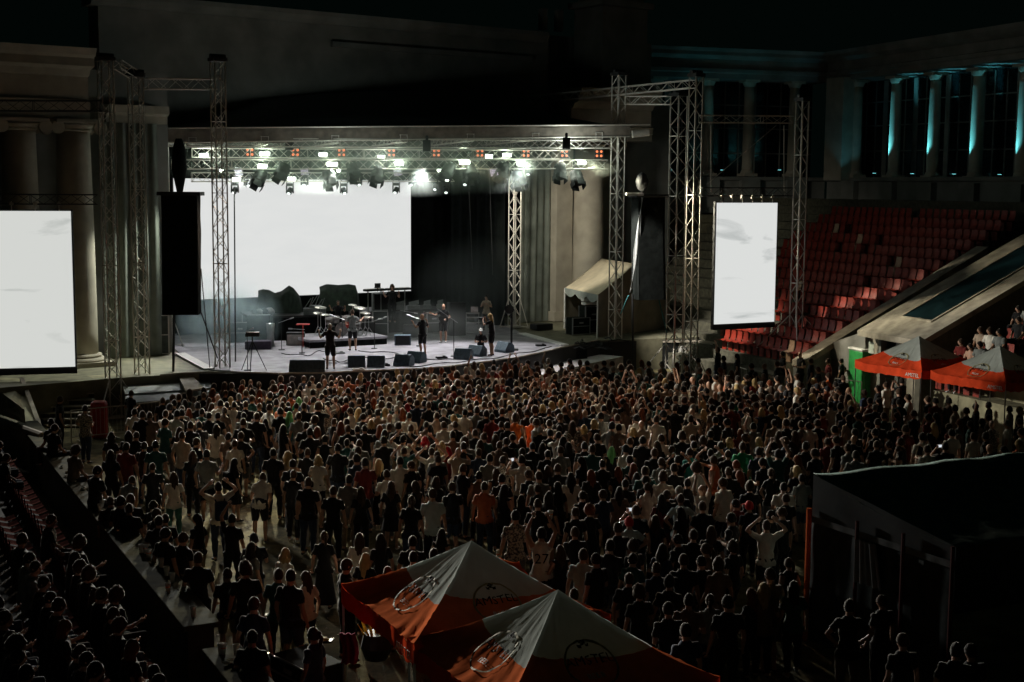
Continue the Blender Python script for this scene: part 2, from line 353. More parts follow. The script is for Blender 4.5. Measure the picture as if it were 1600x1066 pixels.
_ones = 'zero first second third fourth fifth sixth seventh eighth ninth tenth eleventh twelfth thirteenth fourteenth fifteenth sixteenth seventeenth eighteenth nineteenth'.split()
def nth(n):
    if n < 20: return _ones[n]
    t = {2: 'twent', 3: 'thirt', 4: 'fort'}[n//10]; return t+'ieth' if n % 10 == 0 else t+'y-'+_ones[n % 10]
cnt = 0
for i in range(0, 14):
    for j in range(0, 27):
        p = B0+RD*(.85*i+.45)+TD*(.35+.485*j)+Z*(1.2+.42*i); x, y = proj(p+Z*.6)
        if x < 1128 or (1116 < x < 1213 and y < 502) or x < 1214 and y < 500: continue
        if rnd.random() < .035: continue
        k = 'seat'
        if i == 0 and j in (14, 15, 17, 18, 20): k = 'seatb'
        elif i == 0 and j == 2 or rnd.random() < .02: k = 'seatb'
        put_seat(p, -RD, k, ('red plastic' if k == 'seat' else 'faded beige')+' seat, %s row of the right stand, %s place from the sloping stairway' % (nth(i+1), nth(j+1)),
                 {'seat': 'red seats of the right stand', 'seatb': 'faded seats of the right stand'}[k]); cnt += 1

# ---------------- vomitory (covered stairway) on the right
A = Vector((.93, .37, 0)); s0 = Vector((11.6, 56.5, 1.45)); P1 = s0; P2 = s0+A*9.2+Z*4.6
root = empty('covered_stairway', (0, 0, 0), 'sloping concrete stairway roof with dark glazed strip cutting through the right stand', 'stairway')
side = Vector((.37, -.93, 0))
b = MB(); b.hull([P1, P2, P2+side*.75, P1+side*.75], (0, 0, -.25)); b.build('parapet_coping', M['conc'], root)
b = MB(); b.hull([P1-Z*1.45+side*.1, P1-Z*.25+side*.1, P2-Z*.25+side*.1, P2-Z*6+side*.1], side*.5); b.build('parapet_wall', M['stoned'], root)
C1, C2 = W(1340, 516, 54), W(1440, 533, 50)        # eave of the roof slab
C3, C4 = W(1600, 455, 55.5), W(1512, 394, 64)
C4 = C1+(A*9.0+Z*4.2); C3 = C2+(A*9.0+Z*4.2)
e = (C2-C1); up = (C4-C1)
def Q(s, t, h=0): return C1+e*s+up*t+Z*h
b = MB(); b.hull([Q(0, 0), Q(1, 0), Q(1, 1), Q(0, 1)], (0, 0, -.22)); b.build('roof_slab', M['conc'], root)
b = MB(); b.hull([Q(.27, .14, .02), Q(.74, .14, .02), Q(.74, .98, .02), Q(.27, .98, .02)], (0, 0, -.012)); b.build('glazed_strip', mat('blue_black_glazing', (.006, .018, .022), .3, var=.5, scale=2), root)
b = MB()
for s_ in (.27, .74): b.hull([Q(s_-.012, .13, .05), Q(s_+.012, .13, .05), Q(s_+.012, .99, .05), Q(s_-.012, .99, .05)], (0, 0, -.045))
for t_ in (.13, .98): b.hull([Q(.27, t_, .05), Q(.74, t_, .05), Q(.74, t_+.01, .05), Q(.27, t_+.01, .05)], (0, 0, -.045))
b.build('strip_frame', M['conc'], root)
# side wall at the near side, front wall with doorway
b = MB(); n_ = side
b.hull([Q(1, 0, -.22), Q(1, 1, -.22), Vector((Q(1, 1).x, Q(1, 1).y, 0)), Vector((Q(1, 0).x, Q(1, 0).y, 0))], -side*.3); b.build('side_wall', mat('dark_plaster', (.10, .09, .065), .9), root)
f0, f1 = Vector((C1.x, C1.y, 0))+A*.5, Vector((C2.x, C2.y, 0))+A*.5; fd = (f1-f0).normalized(); FL = (f1-f0).length; zt = C1.z+.05
b = MB()
b.hull([f0-fd*2.7+A*.1, f0-fd*2.7+A*.1+Z*2.1, f0+A*.1+Z*(zt-.1), f0+A*.1], -A*.22)
for a0, a1, z0, z1 in ((.95, 1.1, 0, zt), (2.1, 2.3, 0, zt), (3.6, FL, 0, zt-.2), (0, .95, 2.9, zt), (1.1, 2.1, 2.9, zt), (2.3, 3.6, 2.9, zt-.15)):
    b.box(f0+fd*(a0+a1)/2+Z*(z0+z1)/2, (a1-a0, .25, z1-z0), fd)
b.build('front_wall', M['stoned'], root)
b = MB(); b.box(f0+fd*.48+A*.1+Z*1.45, (.95, .06, 2.9), fd); b.build('door', M['tentw'], root)
b = MB(); b.box(f0+fd*.5-A*.16+Z*2.3, (.36, .02, .45), fd); b.build('notice_sheet', mat('paper_sheet', (.45, .5, .42), .7), root)
b = MB(); b.box(f0+fd*2.95+A*.1+Z*1.45, (1.3, .05, 2.9), fd); b.build('door', M['conc'], root)
b = MB(); b.box(f0+fd*2.0+A*2+Z*1.5, (5, .1, 3), fd); b.build('inner_wall', M['black'], root)
b = MB(); b.hull([Q(-.05, 1.0, .0), Q(1.2, 1.0, .0), Q(1.2, 1.12, .0), Q(-.05, 1.12, .0)], (0, 0, .28)); b.build('top_beam', M['conc'], root)
b = MB()
for k in range(7):
    p = Q(-.05+.2*k, 1.06, .28); b.tube(p, p+Z*.55, .03)
b.tube(Q(-.05, 1.06, .83), Q(1.2, 1.06, .83), .035); b.build('railing', M['white'], root)

# stand seats behind the canopies at far right
root = empty('far_right_stand', (0, 0, 0), 'stepped stand with seated spectators behind the red canopies', 'stand')
RB = Vector((C2.x, C2.y, 0))+side*.45+A*.3; FRS = []
for i in range(9):
    z = 1.3+.42*i; b = MB(); b.box(RB+A*(.85*i)+side*7.5+Z*z/2, (.86, 14, z), A, side); b.build('terrace_step', M['conc2'], root)
for i in range(8):
    for j in range(0, 16):
        p = RB+A*(.85*i)+side*(.3+.5*j)+Z*(1.3+.42*i)
        x, y = proj(p+Z*.5)
        if 1440 < x < 1612 and 430 < y < 600: FRS.append((i, j, p))
for i, j, p in FRS:
    if rnd.random() < .75: put_seat(p, -A, 'seat', 'red seat behind the red canopies, %s row up, %s place from the stairway' % (nth(i+1), nth(j+1)), 'red seats behind the red canopies')

# ---------------- theatre facade
def column(root, c, zb, zt, r, m, base=True):
    cc = empty('column', (0, 0, 0)); cc.parent = root
    prof = [(r*(1-.14*(k/10)**1.6), zb+.45+(zt-zb-.9)*k/10) for k in range(11)]
    b = MB(); b.lathe(prof, (c.x, c.y, 0), 32); b.build('shaft', m, cc, True)
    b = MB(); b.lathe([(r*1.32, zb+.18), (r*1.36, zb+.25), (r*1.3, zb+.31), (r*1.12, zb+.34), (r*1.2, zb+.40), (r*1.16, zb+.45), (r, zb+.47)], (c.x, c.y, 0), 32)
    b.box((c.x, c.y, zb+.09), (r*2.9, r*2.9, .18), U); b.build('base', m, cc)
    b = MB(); b.lathe([(r*.88, zt-.46), (r*.95, zt-.40), (r*.9, zt-.36), (r*1.05, zt-.22)], (c.x, c.y, 0), 28)
    b.box((c.x, c.y, zt-.08), (r*2.5, r*2.5, .14), U)
    for s in (-1, 1):
        for q in (-1, 1):
            v = Vector((c.x, c.y, zt-.32))+U*s*r*1.12-V*q*r*.95; b.lathe([(.02, -.1), (r*.34, -.1), (r*.34, .1), (.02, .1)], v, 16, V)
    b.build('capital', m, cc); return cc
def beam(root, name, p, q, prof, m, parent=None):   # prof: (out, z) cornice profile swept from p to q
    d = (q-p).normalized(); n = Vector((d.y, -d.x, 0)); k = len(prof); vs = []
    for c in (p, q):
        for o_, z in prof: vs.append(Vector((c.x, c.y, 0))+n*o_+Z*z)
    b = MB(); b.add(vs, [(i, i+1, k+i+1, k+i) for i in range(k-1)]+[(k-1, 0, k, 2*k-1), tuple(range(k-1, -1, -1)), tuple(range(k, 2*k))]); return b.build(name, m, root)
CP = [(-1.0, 10.9), (.55, 10.9), (.55, 11.25), (.62, 11.3), (.62, 11.55), (.7, 11.6), (.45, 11.65), (.45, 12.5), (.6, 12.55), (.75, 12.75), (1.2, 12.85), (1.2, 13.15), (1.35, 13.25), (1.5, 13.5), (-1.0, 13.6)]
root = empty('theatre_facade', (0, 0, 0), 'dark classical theatre facade with giant ionic columns around the stage', 'theatre')
for px, v in ((34, -.6), (119, -.6), (918, 2.6)):
    column(root, F(px, v), 1.46, 10.9, .72 if px < 200 else .86, M['stone'])
beam(root, 'entablature', F(-260, -.6), F(138, -.6), CP, M['stone'])
beam(root, 'entablature', F(882, 3.0), F(1005, 2.4), CP, M['stone'])
beam(root, 'side_entablature', F(168, .8), F(262, .8), [(-.5, 10.9), (.2, 10.9), (.2, 11.2), (.45, 11.3), (.45, 11.6), (-.5, 11.65)], M['stone'])
b = MB(); p, q = F(-260, 1.6), F(262, 1.6); b.box((p+q)/2+Z*6.5, ((q-p).length, .5, 13), U); b.build('wall', M['stoned'], root)
def folds(name, p, q, z0, z1, m, root, amp=.09, wl=.42, seed=0):
    p = Vector((p.x, p.y, 0)); q = Vector((q.x, q.y, 0)); L = (q-p).length; d = (q-p).normalized(); n = Vector((d.y, -d.x, 0)); nu = int(L/wl*7)
    b = MB(); b.grid(lambda u, v: p+d*L*u+n*amp*(math.sin(2*math.pi*L*u/wl+1.3*noise.noise((u*L*.5, seed, v)))*(.55+.45*noise.noise((u*L*.7, 3+seed, v*.6))))+Z*(z0+(z1-z0)*v), nu, 6)
    return b.build(name, m, root, True)
o = folds('drape', F(158, .5), F(250, .5), 1.5, 10.9, M['drape'], None); tag(o, 'grey pleated drape hanging behind the left truss towers', 'curtain')
o = folds('drape', F(812, 3.4), F(862, 3.4), 1.5, 10.9, M['drape'], None); tag(o, 'grey pleated drape hanging right of the stage mouth', 'curtain')
# right pavilion: pilaster, wall, attic
for px, w_, v in ((874, 1.05, 3.3), (950, 1.4, 4.1)):
    c = F(px, v); b = MB(); b.box(c+Z*6.2, (w_, .7, 9.5), U); b.box(c+Z*1.75, (w_+.3, .9, .5), U); b.box(c+Z*10.7, (w_+.2, .85, .4), U); b.build('pilaster', M['stone'], root)
b = MB(); p, q = F(862, 4.6), F(1040, 4.6); b.box((p+q)/2+Z*6.5, ((q-p).length, .5, 13), U); b.build('wall', M['stoned'], root)
b = MB(); p, q = F(862, 4.8), F(862, 14); b.box((p+q)/2+Z*6, (.4, (q-p).length, 12), U); b.build('wall', M['stoned'], root)
b = MB(); p, q = F(155, 5), F(842, 5); b.box((p+q)/2+Z*13.2, ((q-p).length, 1.2, 6.0), U); b.build('attic_wall', M['stoned'], root)
beam(root, 'attic_cornice', F(150, 4.2), F(846, 4.2), [(-1, 15.9), (.1, 15.9), (.25, 16.05), (.45, 16.2), (.45, 16.4), (-1, 16.45)], M['stoned'])
beam(root, 'attic_moulding', F(520, 4.3), F(826, 4.3), [(-.2, 14.9), (.12, 14.9), (.12, 15.15), (-.2, 15.15)], M['stoned'])
b = MB(); p, q = F(842, 6.2), F(1000, 6.2); b.box((p+q)/2+Z*14.4, ((q-p).length, 1.2, 4.2), U); b.build('attic_wall', M['stoned'], root)
b = MB(); c = F(948, 4.2); b.box(c+Z*15.9, (3.1, 2.4, 4.0), U); b.build('attic_block', M['stoned'], root)
b = MB(); b.box(c+Z*18.1, (3.6, 2.9, .3), U); b.box(c+Z*18.6, (2.7, 2.2, .9), U); b.build('block_cap', M['stoned'], root)
for px in (844, 868): b = MB(); p = F(px, 5); b.box(p+Z*17.2, (.35, .35, 1.1), U); b.build('finial', M['stoned'], root)
for (cx, cy) in ((876, 1.35), (905, 1.4)): pass

# colonnade wings behind the stands
def wing(name, label, pa, pb, cols, lit, ledge=True):
    root = empty(name, (0, 0, 0), label, 'colonnade'); d = (pb-pa).normalized(); n = Vector((d.y, -d.x, 0)); L = (pb-pa).length
    pa0, pb0 = Vector((pa.x, pa.y, 0)), Vector((pb.x, pb.y, 0))
    beam(root, 'entablature', pa0, pb0, [(-3, 14.9), (.35, 14.9), (.35, 15.2), (.45, 15.25), (.45, 15.45), (.3, 15.5), (.3, 16.0), (.5, 16.05), (.8, 16.2), (.8, 16.4), (.95, 16.6), (-3, 16.7)], M['stoned'])
    beam(root, 'parapet', pa0, pb0, [(-3, 7.0), (.1, 7.0), (.1, 7.4), (-.1, 7.45), (-.1, 8.9), (.2, 8.95), (.2, 9.15), (-3, 9.2)], M['stoned'])
    beam(root, 'ledge', pa0, pb0, [(-3, 0), (.9, 0), (.9, 6.4), (1.1, 6.45), (1.1, 6.9), (-3, 7.0)], mat('dark_wing_wall', (.16, .145, .09), .9))
    c = (pa0+pb0)/2-n*2.0; b = MB(); b.box(c+Z*12, (L, .2, 6), d); b.build('window_glass', M['glassd'], root)
    b = MB()
    for z in (10.6, 12.1, 13.5): b.box(c+n*.14+Z*z, (L, .06, .07), d)
    k = 0
    while k*.95 < L: b.box(pa0-n*1.86+d*(.4+.95*k)+Z*12, (.06 if k % 3 else .4, .06, 5.8), d); k += 1
    b.build('window_bars', M['stoned'], root)
    for px in cols:
        kk = (px-800)/FPX; u = (kk*pa0.y-pa0.x)/(d.x-kk*d.y); cpt = pa0+d*u-n*.25
        r = .34; cc = empty('column', (0, 0, 0)); cc.parent = root
        b = MB(); b.lathe([(r*(1-.16*(i/8)**1.5), 9.5+5.1*i/8) for i in range(9)], cpt, 20); b.build('shaft', M['stone'], cc, True)
        b = MB(); b.lathe([(r*.9, 14.5), (r*1.25, 14.75)], cpt, 20); b.box(cpt+Z*14.83, (.95, .95, .15), d); b.build('capital', M['stone'], cc)
        b = MB(); b.box(cpt+Z*9.27, (.9, .9, .16), d); b.lathe([(r*1.3, 9.33), (r*1.05, 9.55)], cpt, 20); b.build('base', M['stone'], cc)
        b = MB(); b.box(cpt+n*.36+Z*8.15, (1.25, .35, 1.65), d); b.build('pedestal', M['stoned'], cc)
        if lit:
            q = cpt+n*1.0-d*.42*lit+Z*9.38
            f = MB(); f.box(q, (.22, .18, .12), d); f.mi = 1; f.box(q+Z*.066, (.16, .12, .012), d)
            tag(f.build('uplight', [M['black'], E_teal]), 'small teal uplight at the foot of the %s column of the side colonnade' % nth(list(cols).index(px)+1), 'uplight', 'teal uplights at the column feet')
            lamp('uplight_lamp', 'SPOT', q+Z*.12, cpt+n*.1-d*.05+Z*11.9, 1000, (.14, .80, 1), .12, 30)
    return root, d, n
corner = W(1296, 96, 85); lft = W(985, 84, 81); rgt = W(1900, 22, 58.5)
wing('rear_colonnade', 'dim colonnade wing behind the right towers with tall dark windows', lft, corner, (1024, 1103, 1166, 1236), 0)
wing('side_colonnade', 'colonnade wing at upper right with teal lit columns', corner, rgt, (1325, 1384, 1444, 1510, 1582), 1)
for px, py, s in ((1045, 236, .35), (1124, 240, .5), (1214, 240, .35)):
    p = W(px+4, 268, 80); b = MB(); b.box(p, (.25, .2, .14)); b.mi = 1; b.box(p+Z*.08, (.16, .12, .012))
    tag(b.build('uplight', [M['black'], E_teal]), 'teal uplight at the window foot of the rear colonnade, %s' % ordw([1045, 1124, 1214].index(px), 3), 'uplight', 'teal uplights of the rear colonnade')
    lamp('uplight_lamp', 'SPOT', p+Z*.2, p+Vector((.1, 1.6, 5)), 110*s, (.14, .85, 1), .05, 55)
# corner pier washed blue
b = MB(); b.box(Vector((corner.x+.5, corner.y-2.0, 12.0)), (1.5, 1.5, 6), (.48, -.88, 0)); tag(b.build('corner_pier', M['stone']), 'tall square pier at the corner where both colonnades meet', 'pier')
lamp('uplight_lamp', 'SPOT', Vector((corner.x+.2, corner.y-4.6, 8.6)), Vector((corner.x+.6, corner.y-2, 14)), 45, (.14, .6, .8), .05, 60)

# ---------------- left terrace (camera side)
LD = Vector((.447, -.894, 0)); LN = Vector((-.894, -.447, 0))    # along the wall to the viewer, up the terrace
w0 = G(130, 738, 1.2)
def LT(s, n_, z=0): return Vector((w0.x, w0.y, 0))+LD*s+LN*n_+Z*z
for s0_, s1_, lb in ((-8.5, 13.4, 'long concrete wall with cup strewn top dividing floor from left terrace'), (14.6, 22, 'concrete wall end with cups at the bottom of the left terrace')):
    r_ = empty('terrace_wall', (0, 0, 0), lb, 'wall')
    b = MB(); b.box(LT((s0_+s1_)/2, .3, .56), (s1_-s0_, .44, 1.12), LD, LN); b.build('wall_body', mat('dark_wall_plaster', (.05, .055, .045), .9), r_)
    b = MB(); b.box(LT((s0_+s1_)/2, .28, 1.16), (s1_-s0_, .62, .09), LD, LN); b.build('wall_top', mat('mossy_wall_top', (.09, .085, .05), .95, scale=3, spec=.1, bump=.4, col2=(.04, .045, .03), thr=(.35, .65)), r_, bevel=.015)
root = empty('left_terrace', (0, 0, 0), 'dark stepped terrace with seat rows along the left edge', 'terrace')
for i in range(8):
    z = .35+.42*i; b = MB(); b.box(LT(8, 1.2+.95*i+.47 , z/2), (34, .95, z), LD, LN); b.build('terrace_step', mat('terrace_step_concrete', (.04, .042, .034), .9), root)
for i in range(0, 6):
    for j in range(0, 44):
        s = -5+.55*j; p = LT(s, 1.2+.95*i+.45, .35+.42*i); x, y = proj(p+Z*.6)
        if x < -12 or y > 1080 or y < 690: continue
        if i > 1 and s > 4 and rnd.random() < .5: continue
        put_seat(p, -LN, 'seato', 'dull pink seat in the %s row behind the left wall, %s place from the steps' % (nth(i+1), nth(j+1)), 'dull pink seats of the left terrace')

# ================================================================== TRUSSES
def truss(b, p, q, s=.4, r=.028, up=Z, step=.5):
    p, q = Vector(p), Vector(q); d = (q-p).normalized(); a = d.cross(Vector(up)); a = a.normalized() if a.length > .01 else Vector((1, 0, 0)); c = a.cross(d)
    cs = [a*s/2*i+c*s/2*j for i, j in ((-1, -1), (1, -1), (1, 1), (-1, 1))]
    for o_ in cs: b.tube(p+o_, q+o_, r, n=6)
    L = (q-p).length; n = max(1, round(L/step))
    for k in range(n):
        t0, t1 = p+d*L*k/n, p+d*L*(k+1)/n
        for i in range(4):
            o1, o2 = cs[i], cs[(i+1) % 4]
            if (k+i) % 2: o1, o2 = o2, o1
            b.tube(t0+o1, t1+o2, r*.5, n=4)
        if k % 6 == 0:
            for i in range(4): b.tube(t0+cs[i], t0+cs[(i+1) % 4], r*.6, n=4)
def tower(px, ytop, d, z0, label, s=.42, ax=U, foot=1.1, xtop=None, m='alu', redbase=False):
    base = W(px, 400, d); base.z = z0; top = W(px if xtop is None else xtop, ytop, d); zt = top.z
    root = empty('truss_tower', base, label, 'truss tower')
    b = MB(); truss(b, (0, 0, .12), (0, 0, zt-z0), s, .031, ax, .45); b.build('mast', M[m], root)
    b = MB(); b.box((0, 0, .06), (s+.1, s+.1, .1), ax)
    for a in range(4):
        d_ = Matrix.Rotation(math.pi/4+a*math.pi/2, 3, 'Z') @ ax
        b.tube((0, 0, .08), d_*foot+Z*.06, .03); b.tube(d_*foot+Z*.06, d_*s*.65+Z*1.5, .024); b.tube(d_*foot, d_*foot+Z*.12, .06)
    b.build('outrigger_base', M['redp'] if redbase else M[m], root)
    b = MB(); b.box((0, 0, zt-z0+.06), (s+.14, s+.14, .14), ax)
    b.lathe([(.05, -.3), (.09, -.3), (.09, .3), (.05, .3)], (0, 0, zt-z0+.18), 10, ax); b.build('top_wheel', M['alud'], root)
    b = MB(); b.box((0, 0, (zt-z0)*.93), (s+.16, s+.16, .38), ax)
    return root
tower(172, 95, 49.5, 0, 'dark truss tower beside the left LED screen, leftmost of all towers', foot=1.3)
tower(218, 120, 50.7, 0, 'silver truss tower just left of the left hanging speakers', foot=1.3)
tower(345, 96, 52.5, 0, 'silver truss tower just right of the left hanging speakers, red braced', foot=1.3, redbase=True)
tower(255, 222, 59.3, 1.5, 'roof truss tower standing behind the left hanging speakers', s=.46, foot=.8)
tower(963, 118, 64, 0, 'pale truss tower at the right front corner of the stage roof', s=.44, foot=1.4, redbase=True)
tower(804, 262, 68, 1.5, 'brightly lit truss tower at the rear right of the stage', s=.42, foot=.7)
tower(1056, 150, 62, 0, 'silver truss tower just right of the right hanging speakers', s=.52, foot=1.5)
tower(1082, 120, 58.6, 0, 'slim silver truss tower left of the right LED screen', s=.40, foot=.9)
tower(1247, 158, 59.5, 1.55, 'truss tower with splayed feet standing among red seats', s=.38, foot=1.6)
def htruss(a, c, label, s=.4, m='alu', sub=None):
    p, q = W(*a), W(*c); root = MB(); truss(root, p, q, s, .024, Z, .45)
    return tag(root.build('horizontal_truss', M[m]), label, 'truss')
htruss((228, 131, 50.7), (336, 132, 52.5), 'horizontal truss joining the two masts above the left hanging speakers', .38)
htruss((-80, 165, 48.5), (160, 166, 49.5), 'dark upper truss above the left LED screen', .36, 'alud')
htruss((-80, 311, 48.3), (152, 312, 49.3), 'dark lower truss carrying the left LED screen', .34, 'alud')
htruss((183, 100, 49.5), (208, 116, 50.7), 'short tilted truss between the tops of the two leftmost towers', .3)
htruss((811, 158, 70), (1084, 131, 60.5), 'long truss rising over the stage roof to the right towers', .34)
htruss((980, 157, 63.7), (1046, 157, 62), 'short truss from roof corner tower to the right speaker tower', .36)
htruss((1094, 186, 58.6), (1238, 187, 59.6), 'upper truss between slim tower and seat stand tower', .3)
htruss((1094, 300, 58.4), (1236, 300, 60.2), 'lower truss directly above the right LED screen', .34, 'alud')
p0, p1 = W(1106, 287, 61), W(1213, 196, 62.5); b = MB(); b.tube(p0, p1, .022); tag(b.build('diagonal_brace', M['alu']), 'thin diagonal brace above the right LED screen', 'brace')
for px in (1111, 1225): 
    b = MB(); b.path([W(px, 196, 61.5), W(px, 300, 61.5)], .025); tag(b.build('hoist_chain', M['alu']), 'thin vertical hoist line left of the diagonal brace' if px < 1200 else 'thin vertical hoist line right of the diagonal brace', 'hoist line')
# rig under the roof
TR = {}
for nm, a, c, s, lb in (('front', (246, 222, 58), (955, 226, 63), .34, 'front edge truss directly under the pale roof valance'),
                    ('upper', (300, 239, 61), (890, 242, 65), .40, 'truss carrying the red blinders under the stage roof'),
                    ('middle', (268, 257, 59.5), (948, 257, 63.8), .40, 'long middle lighting truss spanning the stage mouth'),
                    ('rear', (300, 277, 62), (708, 277, 66.5), .40, 'lowest rear lighting truss just above the main screen')):
    TR[nm] = (W(*a), W(*c)); b = MB(); truss(b, *TR[nm], s, .026, Z, .42); tag(b.build('lighting_truss', M['alu']), lb, 'truss')
# roof
root = empty('stage_roof', (0, 0, 0), 'black canopy roof over the stage with pale under-lit front valance', 'stage roof')
fl, fr_ = W(243, 212, 57.6), W(985, 203, 63.2); bl, br = fl+Vector((-3.2, 11, 0)), fr_+Vector((-3.4, 11, 0))
def roofp(u, v):
    p = fl.lerp(fr_, u).lerp(bl.lerp(br, u), v); e_ = min(u/.25, (1-u)/.25, 1); return p+Z*(.22+2.0*min(1, v/.55)**.8*e_**.8+.03*noise.noise((u*20, v*8, 0)))
b = MB(); b.grid(roofp, 40, 16); b.build('roof_skin', M['blackvinyl'], root, True)
b = MB(); b.grid(lambda u, v: fl.lerp(fr_, u)+Vector((0, -.03*math.sin(u*60), .28-.62*v+.03*math.sin(u*46)*v))+Vector((0, .12*v, 0)), 120, 3); b.build('front_valance', mat('valance_cloth', (.16, .135, .11), .8, var=.3, scale=3), root, True)
b = MB(); b.grid(lambda u, v: fl.lerp(fr_, u).lerp(bl.lerp(br, u), v)+Z*(.14-.02*math.sin(v*40)), 20, 16); b.build('ceiling_skin', mat('ceiling_cloth', (.035, .032, .028), .9), root)
b = MB(); b.tube(fl+Z*.3, fr_+Vector((.9, .2, .25)), .035); b.tube(fr_+Vector((.1, .1, -.2)), fr_+Vector((.85, .2, -.1)), .17, n=12); b.tube(fl+Vector((0, 0, -.3)), fr_+Vector((0, 0, -.3)), .03)
b.build('roll_bar', M['alu'], root)
for k in range(7):
    b = MB(); p = fl.lerp(fr_, (k+.5)/7); q = p+(bl-fl); truss(b, p-Z*.25, q-Z*.25, .3, .02, Z, .5); b.build('rafter', M['alu'], root)
# black masking behind, around the screen
sd = Vector((8.07, 5.3, 0)).normalized()
ml, mr = W(357, 466, 65.2), W(642.6, 454.7, 70.5)
SL = ml-sd*2.6; SR = mr; zb = (ml.z+mr.z)/2; zt_ = 8.75
root = empty('main_screen', (0, 0, 0), 'huge glowing white LED screen at the back of the stage', 'led screen')
nrm = Vector((sd.y, -sd.x, 0))
b = MB(); c = (SL+SR)/2; Lm = (SR-SL).length; b.box(Vector((c.x, c.y, (zb+zt_)/2)), (Lm, .04, zt_-zb), sd); b.build('screen_face', E_main, root)
b = MB(); b.box(Vector((c.x, c.y, (zb+zt_)/2))-nrm*.12, (Lm+.1, .16, zt_-zb+.1), sd); b.build('screen_frame', M['black'], root)
o = folds('backdrop', SL-sd*3+Vector((-.2, .5, 0)), SR+sd*7.4+Vector((-.2, .5, 0)), 1.5, 10.6, M['blackcloth'], None, .12, .6); tag(o, 'black pleated backdrop hanging behind the main screen', 'curtain')
o = folds('screen_skirt', SL+nrm*.15, SR+nrm*.15, 1.5, zb-.03, M['blackcloth'], None, .05, .5); tag(o, 'black skirt hanging below the main screen', 'curtain')
p, q = SL+nrm*.4, SR+nrm*.4; b = MB(); b.box(Vector(((p.x+q.x)/2, (p.y+q.y)/2, 9.0)), (Lm+1, .08, .5), sd); tag(b.build('header_border', M['blackcloth']), 'narrow black border cloth above the main screen', 'curtain')
p = SR+sd*6.2; o = folds('wing_curtain', W(705, 400, 70.5), W(790, 400, 69), 1.5, 10.3, M['blackcloth'], None, .1, .5)
tag(o, 'black side curtain in the dark right corner of the stage', 'curtain')
# side LED screens
def side_screen(a, c_, zt, zb, m, label, rod):
    p, q = Vector(a), Vector(c_); d = (q-p); d.z = 0; L = d.length; d.normalize(); n = Vector((d.y, -d.x, 0)); root = empty('side_screen', (0, 0, 0), label, 'led screen')
    c = (p+q)/2; b = MB(); b.box(Vector((c.x, c.y, (zt+zb)/2)), (L, .03, zt-zb), d); b.build('screen_face', m, root)
    b = MB(); b.box(Vector((c.x, c.y, (zt+zb)/2-.1))-n*.1, (L+.12, .14, zt-zb+.3), d); b.build('screen_frame', M['black'], root)
    b = MB()
    for k in range(6):
        s = p.lerp(q, (k+.5)/6); b.tube((s.x, s.y, zt), (s.x, s.y, zt+.35), .02); b.box((s.x, s.y, zt+.25), (.14, .08, .1), d)
    b.build('hanging_bracket', M['alu'], root)
a, c_ = W(1118, 412, 58.3), W(1212, 410, 59.7); side_screen(a, c_, W(1118, 317, 58.3).z, W(1118, 507, 58.3).z, E_side, 'tall narrow glowing LED screen hanging right of the stage', 0)
a, c_ = W(-110, 450, 47.8), W(114, 450, 49); side_screen(a, c_, W(112, 330, 49).z, W(118, 573, 49).z, E_left, 'large glowing LED screen cut by the left picture edge', 0)

# ---------------- hanging line arrays
def line_array(x0, x1, y0, y1, d, label, tilt, cloth):
    root = empty('line_array', (0, 0, 0), label, 'loudspeaker array')
    p = W((x0+x1)/2, y0, d); zt, zb_ = p.z, W(0, y1, d).z; wd = (x1-x0)/FPX*d
    ax = Vector((math.cos(tilt), math.sin(tilt), 0)); ay = Vector((-ax.y, ax.x, 0))
    def sk(side_):
        def f(u, v):
            a = [(-1, -1), (1, -1), (1, 1), (-1, 1), (-1, -1)]; k = min(3, int(u*4)); t = u*4-k
            x = a[k][0]*(1-t)+a[k+1][0]*t; y = a[k][1]*(1-t)+a[k+1][1]*t
            wv = 1+.025*noise.noise((u*9, v*6, d)); off = .25*(v**2)
            return Vector((p.x, p.y, zt-(zt-zb_)*v))+ax*x*wd*.42*wv+ay*(y*.38*wv-off)
        return f
    b = MB(); b.grid(sk(0), 48, 24); b.build('cloth_cover', cloth, root, True)
    b = MB(); b.box((p.x, p.y, zt+.03), (wd*1.02, 1.0, .14), ax); b.build('top_bumper', M['black'], root, bevel=.02)
    b = MB(); b.box(Vector((p.x, p.y, zb_+.05))-ay*.25, (wd*.8, .7, .1), ax); b.build('bottom_frame', M['black'], root)
    return p, zt, zb_
line_array(250, 315, 304, 488, 51.5, 'long black cloth covered speaker array hanging left of the main screen', .05, M['blackcloth'])
pr, zt, zb_ = line_array(986, 1040, 307, 460, 61.5, 'long black speaker array with grey lit flank hanging at the right', .35, M['blackcloth'])
b = MB(); 
def fl_(u, v): 
    return W(984+4*u+ (18*(1-v)), 306+152*v, 60.9)+Vector((.05*math.sin(v*9+u*4), .03*math.sin(u*9), 0))
b.grid(fl_, 6, 20); tag(b.build('cover_flap', M['greyvinyl'], None, True, solid=.01), 'pale grey cover flap hanging down the right speaker array', 'cloth')
b = MB(); b.box(W(991, 303.5, 61), (.75, .9, .12)); tag(b.build('wooden_plank', M['white']), 'short pale plank on top of the right speaker array', 'plank')
b = MB(); b.lathe([(.02, 0), (.22, .15), (.3, .45), (.2, .75), (.05, .85)], W(1003, 300, 61)-Z*0, 10); tag(b.build('plastic_bag', mat('dim_plastic', (.025, .027, .027), .6), None, True), 'crumpled clear plastic bag tied above the right speaker array', 'plastic bag')
